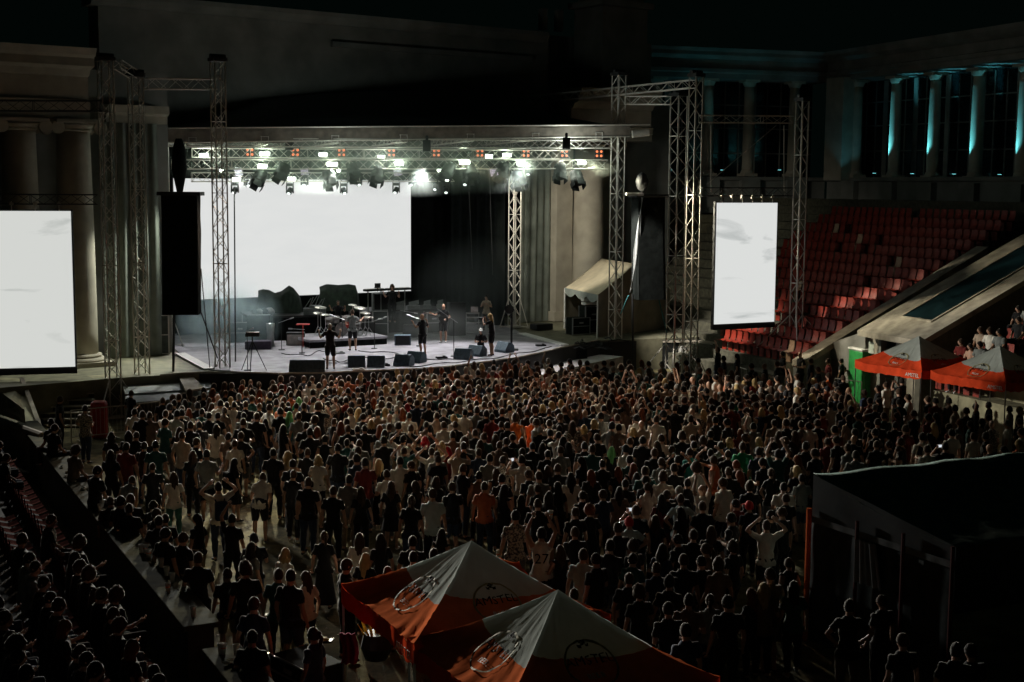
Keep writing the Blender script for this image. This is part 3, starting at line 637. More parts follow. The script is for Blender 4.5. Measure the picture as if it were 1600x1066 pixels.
for pts, r, m, lb in (([W(272, 488, 51.5), W(270, 620, 51.5)], .05, 'black', 'thick dark cable hanging from the left speaker array'),
                ([W(988, 460, 61.3), W(989, 560, 61.3)], .05, 'black', 'thick dark cable hanging from the right speaker array'),
                ([W(314, 488, 51.5), W(340, 560, 52)], .025, 'black', 'dark tie rope slanting from the left speaker array'),
                ([W(314, 420, 51.5), W(328, 575, 52)], .02, 'black', 'thin dark rope beside the left speaker array'),
                ([W(1027, 458, 61.3), W(1042, 520, 61.5)], .03, 'strap', 'teal strap slanting from the right speaker array to a tower'),
                ([W(982, 462, 61.3), W(970, 490, 62)], .03, 'strap', 'short teal strap left of the right speaker array'),
                ([W(366, 296, 60), W(368, 575, 54)], .03, 'black', 'long dark cable dropping before the main screen'),
                ([W(733, 300, 66), W(738, 420, 68)], .02, 'alud', 'thin cable hanging before the black backdrop'),
                ([W(765, 270, 66), W(767, 340, 67), W(770, 430, 68)], .02, 'alud', 'thin knotted cord hanging near the stage right corner')):
    b = MB(); b.path(pts, r); tag(b.build('hanging_cable', M[m]), lb, 'cable')
mat_rope = M['white']
b = MB(); b.path([W(134, 196, 50), W(137, 310, 50.2), W(143, 300, 50.2), W(150, 560, 52)], .03); 
b = MB(); b.lathe([(.12, 0), (.3, .9), (.26, 1.7), (.12, 2.1)], W(281, 300, 55), 12, (0, 0, 1)); tag(b.build('rolled_bag', M['blackcloth'], None, True), 'black hood hanging above the left speaker array', 'bag')

# ---------------- lamps of the rig
def near_truss(px, nm):
    p, q = TR[nm]; k = (px-800)/FPX; d = q-p; t = (k*p.y-p.x)/(d.x-k*d.y); return p+d*t
FACE = Vector((.12, -1, -.25)).normalized()
def fixture(name, px, py, nm, label, group, fn):
    tp = near_truss(px, nm); c = W(px, py, tp.y-.1); root = empty(name, c, label, {'blinder_light': 'blinder', 'strobe_light': 'strobe', 'pixel_panel': 'light panel', 'wash_light': 'stage light', 'moving_head': 'moving light'}[name], group)
    b = MB(); top = max(.05, tp.z-c.z); h = Vector((0, .1, top)); b.path([Vector((-.16, 0, 0)), Vector((-.16, .05, min(.3, top))), h, Vector((.16, .05, min(.3, top))), Vector((.16, 0, 0))], .018); b.build('yoke', M['alud'], root)
    fn(root); return root
def bl_fn(root):
    b = MB(); b.box((0, 0, 0), (.42, .16, .44)); b.build('housing', M['black'], root, bevel=.015)
    for x in (-.1, .1):
        for z in (-.1, .1): b = MB(); b.lathe([(.055, -.005), (.055, .012), (.02, .02)], (x, -.085, z), 12, (0, -1, 0)); b.build('lamp', E_red, root)
def st_fn(sx):
    def f(root):
        b = MB(); b.box((0, .06, 0), (.5*sx, .22, .26)); b.build('housing', M['black'], root, bevel=.015)
        b = MB(); b.box((0, -.062, -.02), (.40*sx, .02, .15)); b.build('lamp_face', E_strobe, root, bevel=.005)
    return f
def px_fn(root):
    b = MB(); b.box((0, .05, 0), (.42, .1, .38), (.98, .0, .18)); b.build('housing', M['black'], root)
    for i in range(5):
        for j in range(5): 
            b = MB() if (i, j) == (0, 0) else b
            b.box(Vector((.98, 0, .18))*(-.14+.07*i)+Vector((-.18, 0, .98))*(-.14+.07*j)+Vector((0, -.012, 0)), (.055, .02, .055), (.98, 0, .18))
    b.build('pixel_face', E_grid, root)
def wash_fn(root):
    b = MB(); a = rnd.uniform(-.5, .3); d_ = Vector((a, -.5, -.8)).normalized()
    b.lathe([(.10, .34), (.26, .28), (.30, .05), (.28, -.10), (.31, -.12), (.31, -.32), (.29, -.32), (.27, -.12)], (0, 0, 0), 16, -d_*-1 if False else -d_); b.build('housing', M['black'], root, True)
    b = MB()
    for k in range(4):
        r_ = Matrix.Rotation(k*math.pi/2+.4, 3, d_); ax_ = r_ @ d_.orthogonal().normalized(); b.box(d_*.42+ax_*.30, (.36, .02, .26), d_.cross(ax_), ax_, d_)
    b.build('barn_door', M['black'], root)
def mh_fn(root):
    b = MB(); b.box((0, 0, .18), (.30, .22, .14)); b.build('base', M['black'], root, bevel=.02)
    b = MB(); b.box((-.15, 0, -.04), (.05, .16, .34)); b.box((.15, 0, -.04), (.05, .16, .34)); b.build('fork', M['black'], root)
    b = MB(); d_ = Vector((rnd.uniform(-.4, .4), -.6, -.7)).normalized(); b.lathe([(.07, -.16), (.12, -.12), (.12, .14), (.10, .16)], (0, 0, -.10), 14, d_); b.build('head', M['black'], root, True)
    b = MB(); b.lathe([(.075, .158), (.07, .175)], (0, 0, -.10), 14, d_); b.build('lens', E_small, root)
L_bl = [391, 462, 534, 612, 682, 750, 822, 882, 936]
for i, x in enumerate(L_bl): fixture('blinder_light', x, 238+.3*i, 'upper', 'square blinder with four glowing orange lamps, %s under the roof' % ordw(i, 9), 'orange blinders under the roof', bl_fn)
for i, (x, y, n_, s) in enumerate(sorted(((319, 243, 'upper', 1), (414, 240, 'upper', 1.1), (410, 259, 'middle', 1), (505, 241, 'upper', .9), (519, 256, 'middle', 1.15), (370, 280, 'rear', .9), (456, 279, 'rear', .9),
        (596, 245, 'upper', .8), (624, 255, 'middle', .95), (726, 253, 'middle', 1.15), (764, 244, 'upper', .8), (792, 242, 'upper', .95), (815, 256, 'middle', 1), (909, 254, 'middle', .95), (700, 280, 'rear', .6)))):
    fixture('strobe_light', x, y, n_, 'blazing white strobe on the %s truss, %s of fifteen' % (n_, ordw(i, 15)), 'blazing strobes of the rig', st_fn(s))
for i, x in enumerate((373, 476, 621, 772)): fixture('pixel_panel', x, 269, 'rear' if x < 700 else 'middle', 'tilted lavender pixel panel, %s of four' % ordw(i, 4), 'lavender pixel panels', px_fn)
for i, (x, y) in enumerate(sorted(((406, 277), (442, 267), (514, 277), (551, 266), (590, 272), (701, 266), (735, 268), (785, 266), (810, 278), (875, 267), (901, 277)))):
    fixture('wash_light', x, y, 'middle', 'big black wash light with barn doors, %s of eleven' % ordw(i, 11), 'black wash lights', wash_fn)
for i, (x, y) in enumerate(sorted(((367, 297), (387, 286), (453, 298), (476, 285), (537, 298), (560, 285), (619, 297), (644, 285), (680, 292), (697, 297), (727, 284), (827, 268)))):
    fixture('moving_head', x, y-3, 'rear' if x < 720 else 'middle', 'small black moving head hanging below the rig, %s of twelve' % ordw(i, 12), 'black moving heads', mh_fn)
for i, (x, y) in enumerate(((346, 266), (529, 266), (686, 266))):
    tp = near_truss(x, 'middle'); c = W(x, y, tp.y+.1); root = empty('spot_lamp', c, 'tiny glaring round spot lamp, %s of three on the rig' % ordw(i, 3), 'spot lamp', 'tiny round spot lamps')
    b = MB(); b.lathe([(.06, .2), (.1, 0), (.1, -.02)], (0, 0, 0), 12, (0, 1, 0)); b.build('housing', M['black'], root); b = MB(); b.lathe([(.085, 0), (.07, .02)], (0, -.02, 0), 12, (0, -1, 0)); b.build('lens', E_strobe, root)
for i, (x, y) in enumerate(((452, 224), (667, 226), (885, 222))):
    c = W(x, y+2, 60.5); b = MB(); b.box(c, (.34, .3, .5)); b.box(c+Z*.3, (.12, .12, .3)); tag(b.build('chain_hoist', M['black'], bevel=.03), 'black motor hoist under the roof edge, %s of three' % ordw(i, 3), 'hoist', 'motor hoists')

# ================================================================== STAGE GEAR
def wedge_mesh():
    b = MB(); w_, d_, h_ = .62, .50, .40
    pr_ = [(-d_/2, 0), (d_/2, 0), (d_/2, .26), (.06, h_), (-.06, h_), (-d_/2, .10)]
    n = len(pr_); vs = [(-w_/2, y, z) for y, z in pr_]+[(w_/2, y, z) for y, z in pr_]
    b.add(vs, [tuple(range(n)), tuple(range(2*n-1, n-1, -1))]+[((k+1) % n, k, n+k, n+(k+1) % n) for k in range(n)])
    return b.mesh('wedge_body', M['wedge'])
WM = wedge_mesh()
g_ = MB(); g_.grid(lambda u, v: Vector(((u-.5)*.54, .10+.13*v+.012, .36-.115*v+.012)), 2, 2); 
gb = MB(); gb.box((0, .165, .326), (.54, .22, .012), (1, 0, 0), Vector((0, .81, -.59)).normalized(), Vector((0, .59, .81)).normalized()); GM = gb.mesh('wedge_grille', M['grille'])
wl = [(467, 580, 0), (494, 580, .12), (557, 573, .15), (588, 573, 0), (631, 571, -.35), (650, 566, -.45), (724, 561, -.3), (745, 556, -.6), (788, 550, -.8)]
for i, (x, y, a) in enumerate(wl):
    r_ = empty('stage_monitor', G(x, y, 1.5), 'dark blue-grey wedge monitor on the stage edge, %s of nine' % ordw(i, 9), 'monitor speaker', 'wedge monitors on the stage edge', a)
    r_.scale = (1.08,)*3
    for nm, me in (('cabinet', WM), ('grille', GM)): o = bpy.data.objects.new(nm, me); sc.collection.objects.link(o); o.parent = r_
def boxthing(name, label, cat, c, size, rz, m, details=None, group=None, bev=.02):
    r_ = empty(name, c, label, cat, group, rz); b = MB(); b.box((0, 0, size[2]/2), size); b.build('body', m, r_, bevel=bev)
    if details: details(r_, size)
    return r_
def grill(r_, s): b = MB(); b.box((0, -s[1]/2-.008, s[2]/2), (s[0]*.86, .012, s[2]*.86)); b.build('grille', M['grille'], r_)
def agrill(r_, s): b = MB(); b.box((0, -s[1]/2-.008, s[2]/2-.03), (s[0]*.9, .014, s[2]*.8)); b.build('grille', M['amp'], r_)
def cagrill(r_, s):
    b = MB()
    for x in (-1, 1):
        for y in (-1, 1): b.box((x*s[0]/2, y*s[1]/2, s[2]/2), (.05, .05, s[2]+.02))
    for z in (0.02, s[2]*.5, s[2]): b.box((0, -s[1]/2-.006, z), (s[0], .012, .03))
    b.build('metal_edge', M['metal'], r_); b = MB()
    b.box((0, -s[1]/2-.012, s[2]*.7), (.22, .02, .07))
    b.build('latch', M['metal'], r_)
boxthing('subwoofer', 'black flat subwoofer on the ledge before the stage tripod', 'speaker', G(393, 606, .82), (2.0, .8, .62), .05, M['black'], grill)
boxthing('subwoofer', 'black subwoofer under the front singer at the stage edge', 'speaker', G(530, 594, .82), (1.1, .8, .68), .12, M['black'], grill)
boxthing('subwoofer', 'black subwoofer below the crouching camera man on the stage edge', 'speaker', G(783, 571, .82)+Vector((.3, 0, 0)), (1.3, .8, .55), .35, M['black'], grill)
boxthing('subwoofer', 'black subwoofer on the ledge near the right stage corner', 'speaker', G(893, 560, .82), (1.2, .8, .6), .5, M['black'], grill)
boxthing('guitar_amp', 'tilted amplifier with pale grille left of the drum riser', 'amplifier', G(462, 539, 1.5), (.80, .45, .56), .12, M['black'], agrill)
boxthing('backline_monitor', 'grey monitor box right of the drum riser', 'monitor speaker', G(629, 539, 1.5), (.72, .5, .45), .1, M['wedge'], grill)
boxthing('keyboard_case', 'purple case with pale lid stand at the smoky stage left', 'case', G(404, 545, 1.5), (1.1, .6, .35), .1, M['purple'])
boxthing('keyboard_case', 'tall dark equipment rack standing behind the purple case', 'case', G(400, 541, 1.5)+Vector((0, .8, 0)), (1.0, .6, 1.3), .1, M['blackvinyl'])
b = MB(); b.lathe([(.17, 0), (.15, .5), (.19, 1.0)], G(423, 541, 1.5), 14); tag(b.build('conga_drum', M['metal'], None, True), 'slim silver conga drum right of the purple case', 'drum')
# backline risers
def riser(label, a, c, h, dep, m):
    p, q = G(*a, 1.5), G(*c, 1.5); d = (q-p).normalized(); n = Vector((-d.y, d.x, 0)); L = (q-p).length
    r_ = empty('stage_riser', (p+q)/2, label, 'riser'); 
    b = MB(); b.box(n*dep/2+Z*(h-.05), (L, dep, .1), d, n); b.build('platform', m, r_)
    b = MB(); b.grid(lambda u, v: d*(u-.5)*(L-.04)+n*.03+n*.02*math.sin(u*L*14)+Z*(h-.1)*v, int(L*12), 2); b.build('skirt', M['blackcloth'], r_)
    b = MB()
    for s_ in (-1, 1):
        for t_ in (.08, dep-.08): b.tube(d*s_*(L/2-.06)+n*t_, d*s_*(L/2-.06)+n*t_+Z*(h-.1), .03)
    b.build('leg', M['metal'], r_); return (p+q)/2, d, n, L
r1 = riser('black skirted backline riser at the left under the tarps', (392, 534), (512, 530), 1.12, 2.6, M['black'])
r2 = riser('black skirted backline riser at the right under the keyboards', (572, 522), (700, 516), 1.05, 2.4, M['black'])
r3 = riser('low pale drum riser at stage centre', (484, 545), (606, 538), .36, 2.6, M['deck'])
def onr(r, s, t, h): return r[0]+r[1]*(s*r[3]/2)+r[2]*t+Z*h
# tarps
def tarp(label, cx, base_y, prof, z0, d, depth, m):
    root = MB(); n = len(prof)
    def f(u, v):
        k = u*(n-1); i = min(n-2, int(k)); t = k-i; x = prof[i][0]*(1-t)+prof[i+1][0]*t; y = prof[i][1]*(1-t)+prof[i+1][1]*t
        top = W(x, y, d); zf = top.z; vv = v*3
        if vv < 1: p = Vector((top.x, top.y-depth*(.5-.25*vv), z0+(zf-z0)*vv*.80+.0*vv))
        elif vv < 2: p = Vector((top.x, top.y+depth*.5*(vv-1.5), zf-(zf-z0)*.20*abs(vv-1.5)*2))
        else: p = Vector((top.x, top.y+depth*(.25+.25*(vv-2)), z0+(zf-z0)*.8*(3-vv)))
        return p+Vector((.05*noise.noise((u*9, v*5, 1)), .035*noise.noise((u*22, v*4, 5)), 0))
    root.grid(f, 44, 30); return tag(root.build('tarpaulin', m, None, True), label, 'tarpaulin')
tarp('dark green tarpaulin with a pointed peak over gear at stage left', 0, 0, [(403, 492), (404, 454), (412, 452), (421, 453), (430, 458), (440, 455), (452, 446), (459, 450), (468, 461), (472, 490)], r1[0].z+1.12, 63.5, 1.0, mat('tarp_green', (.020, .030, .022), .6, var=.5, scale=4))
tarp('square dark green tarpaulin over gear behind the drummer', 0, 0, [(506, 490), (507, 450), (500, 448), (511, 444), (530, 445.5), (545, 444), (556, 446), (559, 456), (560, 485)], r1[0].z+1.0, 66.0, 1.0, mat('tarp_green2', (.026, .040, .028), .6, var=.5, scale=4))
boxthing('speaker_cabinet', 'large speaker cabinet with pale edges under the keyboards', 'speaker', onr(r2, -.50, .6, 1.05), (.95, .5, .82), .25, M['greyvinyl'], grill)
def keyboard(label, px0, px1, py, d, zf):
    p, q = W(px0, py, d), W(px1, py-1.5, d+.6); dd = (q-p).normalized(); r_ = empty('keyboard', (p+q)/2, label, 'keyboard')
    b = MB(); b.box((0, 0, 0), ((q-p).length, .35, .1), dd); b.build('case', M['black'], r_); b = MB(); b.box((0, -.02, .06), ((q-p).length*.9, .2, .02), dd); b.build('keys', M['white'], r_)
    b = MB(); h = (p.z-zf)
    for s in (-1, 1):
        b.tube(Vector(dd)*s*.35+Vector((0, -.15, -.05)), Vector(dd)*s*.35+Vector((0, .15, -h)), .02); b.tube(Vector(dd)*s*.35+Vector((0, .15, -.05)), Vector(dd)*s*.35+Vector((0, -.15, -h)), .02)
    b.build('stand', M['metal'], r_)
keyboard('left black keyboard on a stand before the main screen', 570, 600, 454, 64.8, r2[0].z+1.05)
keyboard('right black keyboard on a stand before the main screen', 604, 640, 452.5, 65.2, r2[0].z+1.05)
b = MB(); c = W(590, 446, 64.9); b.box(c, (.28, .03, .2), (1, 0, .05)); b.box(c+Vector((0, -.1, -.11)), (.3, .22, .02)); b.tube(c-Z*.1, c-Z*.3, .02); tag(b.build('laptop', M['black']), 'small open laptop above the left keyboard', 'laptop')
for i, (x, y, s) in enumerate(((632, 480, .5), (645, 474, .6), (652, 483, .4), (612, 484, .35))):
    b = MB(); c = onr(r2, -.1+.33*i, .4, 1.05); b.box(c+Z*.1, (s, .3, .18), (1, 0, .0)); b.box(c+Z*.28+Vector((0, .1, 0)), (s*.8, .04, .22), (1, 0, .25)); tag(b.build('mixer_unit', M['greyvinyl'], bevel=.01), 'pale mixer unit on the right riser, %s of four' % ordw(i, 4), 'mixer', 'mixers on the right riser')
for i in range(4):
    b = MB(); c = onr(r1, -.85+.12*i, .3, 1.12); b.ball(c+Z*.16, .16+.03*i, 8, 6, 1, 1, .8, .6); tag(b.build('gear_bundle', M['greyvinyl' if i % 2 else 'case'], None, True), 'bundled cables and gear on the left riser, %s of four' % ordw(i, 4), 'gear', 'bundles on the left riser')
for i, (s, hh) in enumerate(((.55, .3), (.72, .42), (.85, .25))):
    b = MB(); c = onr(r1, s, .3, 1.12); b.box(c+Z*hh/2, (.5, .35, hh), (1, .1, .0)); b.tube(c+Z*hh, c+Z*(hh+.5)+Vector((.2, 0, 0)), .02); b.tube(c+Vector((-.2, 0, hh)), c+Vector((.1, 0, hh+.45)), .02); tag(b.build('equipment_box', M['greyvinyl'], bevel=.01), 'pale equipment box on the left riser near the drums, %s of three' % ordw(i, 3), 'equipment box', 'boxes near the drums')
def amp_stack(label, px, py, h):
    boxthing('amp_stack', label, 'amplifier', G(px, py, 1.5), (.8, .5, h), .3, M['black'], grill)
amp_stack('tall dark amplifier stack behind the bald bass player', 713, 524, 1.55)
b = MB(); c = G(738, 522, 1.5)
for x in (-.3, .3): b.tube(c+Vector((x, 0, 0)), c+Vector((x, 0, 1.0)), .025); b.tube(c+Vector((x, 0, 0)), c+Vector((x+.1, -.4, 0)), .025)
for z in (.0, .45, .7, .9): b.box(c+Vector((0, -.1, z+.1)), (.66, .35, .04))
b.box(c+Vector((.1, 0, 1.15)), (.34, .03, .3)); tag(b.build('folding_rack', M['metal']), 'pale folding metal rack right of the amplifier stack', 'rack')
# stands
def micstand(px, py, label, h=1.45, boom=(.45, -.1, .1), z=1.5):
    r_ = empty('microphone_stand', G(px, py, z), label, 'microphone stand')
    b = MB(); b.tube((0, 0, .02), (0, 0, h), .016); b.lathe([(.14, 0), (.13, .03)], (0, 0, 0), 12); b.build('stand', M['black'], r_)
    q = Vector((0, 0, h)); e2 = q+Vector(boom); b = MB(); b.tube(q-Vector(boom)*.3, e2, .012); b.tube(e2, e2+Vector(boom).normalized()*.16, .03); b.build('boom', M['metal'], r_)
for i, (x, y, w_, d_, h_, lb) in enumerate(((432, 531, .8, .5, .75, 'squat black amplifier behind the conga drum'), (448, 527, .6, .45, 1.0, 'tall black case against the left riser'), (570, 527, .9, .5, .7, 'black amplifier right of the drum riser back'),
        (594, 524, .7, .5, 1.15, 'tall black amplifier under the speaker cabinet'), (647, 527, 1.0, .5, .6, 'low black case before the right riser'), (676, 520, .7, .5, 1.0, 'black case behind the bald bass player'), (697, 517, .6, .5, .8, 'small black case left of the tall amplifier stack'),
        (375, 535, .9, .5, .9, 'dark case half hidden in the stage left smoke'), (497, 528, .9, .5, .6, 'black case behind the left drum cymbals'), (525, 524, .6, .4, .9, 'black cabinet behind the drummer'))):
    boxthing('equipment_case', lb, 'case', G(x, y, 1.5), (w_, d_, h_), .15+.1*(i % 3), M['black'] if i % 3 else M['blackvinyl'], cagrill if i % 2 else grill)
for i, (x, y) in enumerate(((585, 545), (655, 541), (440, 547), (535, 541))): micstand(x, y, 'thin boom stand among the band gear, %s of four' % ordw(sorted([585, 655, 440, 535]).index(x), 4), 1.2, ((-1)**i*.4, -.1, .15))
# drum kit
root = empty('drum_kit', onr(r3, .1, 1.2, .36), 'silver drum kit with cymbals on the low centre riser', 'drum kit')
b = MB(); b.lathe([(.28, -.2), (.29, -.2), (.29, .2), (.28, .2)], (0, 0, .3), 22, (0, 1, .05)); b.build('bass_drum', M['wood'], root, True)
for x, y, z, r in ((-.25, -.1, .72, .15), (.22, -.1, .74, .17), (.62, .2, .42, .22), (-.6, .2, .62, .18)):
    b = MB(); b.lathe([(r, -.13), (r+.01, -.13), (r+.01, .13), (r, .13)], (x, y, z), 18, (0, -.25, 1)); b.build('drum', M['wood'], root, True)
for x, y, z, r in ((-.95, .0, 1.25, .26), (-.7, -.25, .95, .2), (-1.1, .2, .98, .22), (.8, -.1, 1.25, .27), (1.0, .15, 1.0, .24), (.45, .2, 1.35, .2), (1.2, -.2, .85, .22)):
    c_ = empty('cymbal', (x, y, 0)); c_.parent = root
    b = MB(); b.lathe([(.02, .03), (.06, .02), (r, -.01), (r, -.015)], (0, 0, z), 20, (.1, -.15, 1)); b.build('plate', M['cymbal'], c_, True)
    b = MB(); b.tube((0, 0, z), (0, 0, .3), .014)
    for a in range(3): b.tube((0, 0, .4), (math.cos(a*2.1)*.28, math.sin(a*2.1)*.28, 0), .012)
    b.build('stand', M['metal'], c_)
micstand(709, 557, 'silver boom microphone stand between the two bald musicians', 1.5, (-.55, 0, .38))
micstand(387, 579, 'thin dark microphone stand left of the camera tripod', 1.5, (.1, 0, .05))
micstand(472, 552, 'short stand with small table right of the pale amplifier', 1.0, (-.4, 0, .02))
micstand(630, 530, 'tilted microphone stand on the right riser side', 1.3, (.5, .1, -.1))
micstand(448, 530, 'microphone stand leaning over the pale amplifier', .8, (.5, -.1, .2))
b = MB(); c = G(472, 545, 1.5)+Vector((0, .3, 1.02)); b.box(c, (.55, .35, .04)); b.tube(c, c-Z*1.0, .02); tag(b.build('side_table', M['redp']), 'small red and white stand top right of the pale amplifier', 'table')
r_ = empty('camera_tripod', G(395, 580, 1.5), 'black camera tripod on the stage edge at the left', 'tripod')
for a in range(3): b = MB(); b.tube((0, 0, 1.15), (math.cos(a*2.09+.5)*.55, math.sin(a*2.09+.5)*.45, 0), .022, .014); b.build('leg', M['black'], r_)
b = MB(); b.tube((0, 0, .9), (0, 0, 1.3), .03); b.box((.02, 0, 1.4), (.5, .2, .16)); b.box((-.2, 0, 1.36), (.12, .14, .1)); b.build('head', M['black'], r_)
r_ = empty('winch_stand', G(799, 547, 1.5), 'black column stand with fan near the right stage corner', 'stand')
b = MB(); b.tube((0, 0, 0), (0, 0, 1.7), .05); b.box((0, 0, .03), (.6, .5, .06)); b.build('column', M['black'], r_)
b = MB(); b.lathe([(.05, -.06), (.2, -.05), (.2, .05), (.05, .06)], (-.1, 0, 1.75), 14, (0, -1, .2)); b.build('fan', M['alud'], r_)
for i, (x, y) in enumerate(((600, 572), (560, 579), (690, 560), (530, 553), (845, 541))):
    b = MB(); p = G(x, y, 1.5); b.box(p+Z*.04, (.45, .22, .07), (.95, .3, 0)); b.box(p+Vector((.1, 0, .09)), (.12, .1, .05)); tag(b.build('effect_pedal', M['metal'] if i % 2 else M['black'], bevel=.01), 'small flat pedal box lying on the deck, %s of five' % ordw(sorted([600, 560, 690, 530, 845]).index(x), 5), 'pedal', 'pedals on the deck')
for i, seq in enumerate((((505, 560), (530, 566), (560, 556), (600, 561), (640, 553)), ((440, 552), (480, 556), (500, 548), (530, 551)), ((640, 573), (700, 567), (760, 561), (820, 551), (870, 541)), ((560, 548), (620, 552), (660, 560), (720, 563)))):
    b = MB(); pts = []
    for a_, c_ in zip(seq, seq[1:]):
        for k in range(6): t = k/6; pts.append(G(a_[0]*(1-t)+c_[0]*t, a_[1]*(1-t)+c_[1]*t+1.2*math.sin(t*6.3), 1.515))
    b.path(pts, .02, 4); tag(b.build('stage_cable', M['black']), ['black cable from the drums along mid deck', 'black cable by the pale amplifier', 'black cable along the right stage edge', 'black cable crossing near the singer'][i], 'cable')
# cables at the stage foot
b = MB()
for s in range(16):
    x = rnd.uniform(905, 960); y = rnd.uniform(530, 548); p = G(x, y, 1.5); q = p+Vector((rnd.uniform(-1, 1), rnd.uniform(-.8, .8), 0)); m_ = (p+q)/2+Vector((0, 0, .1)); b.path([p, m_, q], .03, 4)
tag(b.build('cable_heap', M['black']), 'tangle of black cables on the platform by the roof corner tower', 'cables', kind='stuff')
# lighting behind left (moving lights stack at 245-262,500-545)
boxthing('equipment_stack', 'plastic wrapped equipment stack at the left stage edge', 'equipment stack', G(246, 552, 1.5), (.9, .8, 1.6), .3, M['blackvinyl'], cagrill)
# road cases
for i, (x, y, w_, h_) in enumerate(((903, 522, .95, .8), (922, 520, .9, 1.3), (934, 516, .7, 1.0))):
    boxthing('road_case', 'black road case with metal edges under the beige tent, %s' % ordw(i, 3), 'road case', G(x, y, 1.5), (w_, .6, h_), .5, M['case'], cagrill, 'road cases under the tent')
b = MB(); b.box(G(922, 520, 1.5)+Z*1.42, (.8, .4, .12), (.9, .4, 0)); b.box(G(920, 520, 1.5)+Z*1.6, (.75, .3, .12), (.9, .4, 0)); tag(b.build('lid_panel', M['white']), 'pale panels stacked on the tallest road case', 'panel')
b = MB(); b.box(G(846, 515, 1.5)+Z*.15, (1.0, .6, .3), U); tag(b.build('cable_trunk', M['black'], bevel=.04), 'low black trunk before the grey drape on the platform', 'trunk')

# beige tent on the platform
root = empty('beige_tent', (0, 0, 0), 'beige roofed frame tent on the platform right of the column', 'tent')
TA, TB, TC = W(882.5, 450, 68.4), W(934, 461, 64), W(1046, 452, 68.5); TD_ = TA+TC-TB
zA = (TA.z+TB.z+TC.z)/3
for p in (TA, TB, TC, TD_): p.z = zA
ra, rb = (TA+TD_)/2+Z*1.35, (TB+TC)/2+Z*1.35
b = MB(); b.grid(lambda u, v: TA.lerp(TB, u).lerp(ra.lerp(rb, u), v)-Z*.04*math.sin(v*3.14)*1+Z*.02*math.sin(u*20), 16, 8); b.grid(lambda u, v: TD_.lerp(TC, u).lerp(ra.lerp(rb, u), v)-Z*.04*math.sin(v*3.14), 16, 8); b.build('roof', M['tentc'], root, True, solid=.01)
b = MB()
b.grid(lambda u, v: TA.lerp(TB, u)+Z*(.02-(.20+.20*abs(math.sin(u*9.4)))*v), 40, 2); b.build('valance', M['canvas'], root, solid=.008)
b = MB(); nb = (TC-TB).normalized()
b.grid(lambda u, v: TB.lerp(TC, u)+Z*((1.5-zA)*(1-v)+ (1.35*(1-abs(2*u-1)))*v)+Vector((.04, -.05, 0))*math.sin(u*26), 40, 6); b.build('gable_wall', M['tentw'], root, True)
b = MB(); b.grid(lambda u, v: TD_.lerp(TA, u)+Z*((1.5-zA)*(1-v)), 12, 4); b.grid(lambda u, v: TD_.lerp(TC, u)+Z*((1.5-zA)*(1-v)), 12, 4); b.build('rear_wall', M['tentw'], root, True)
b = MB()
for p in (TA, TB, TC, TD_): b.tube(Vector((p.x, p.y, 1.46)), p, .04)
b.build('leg', M['white'], root)

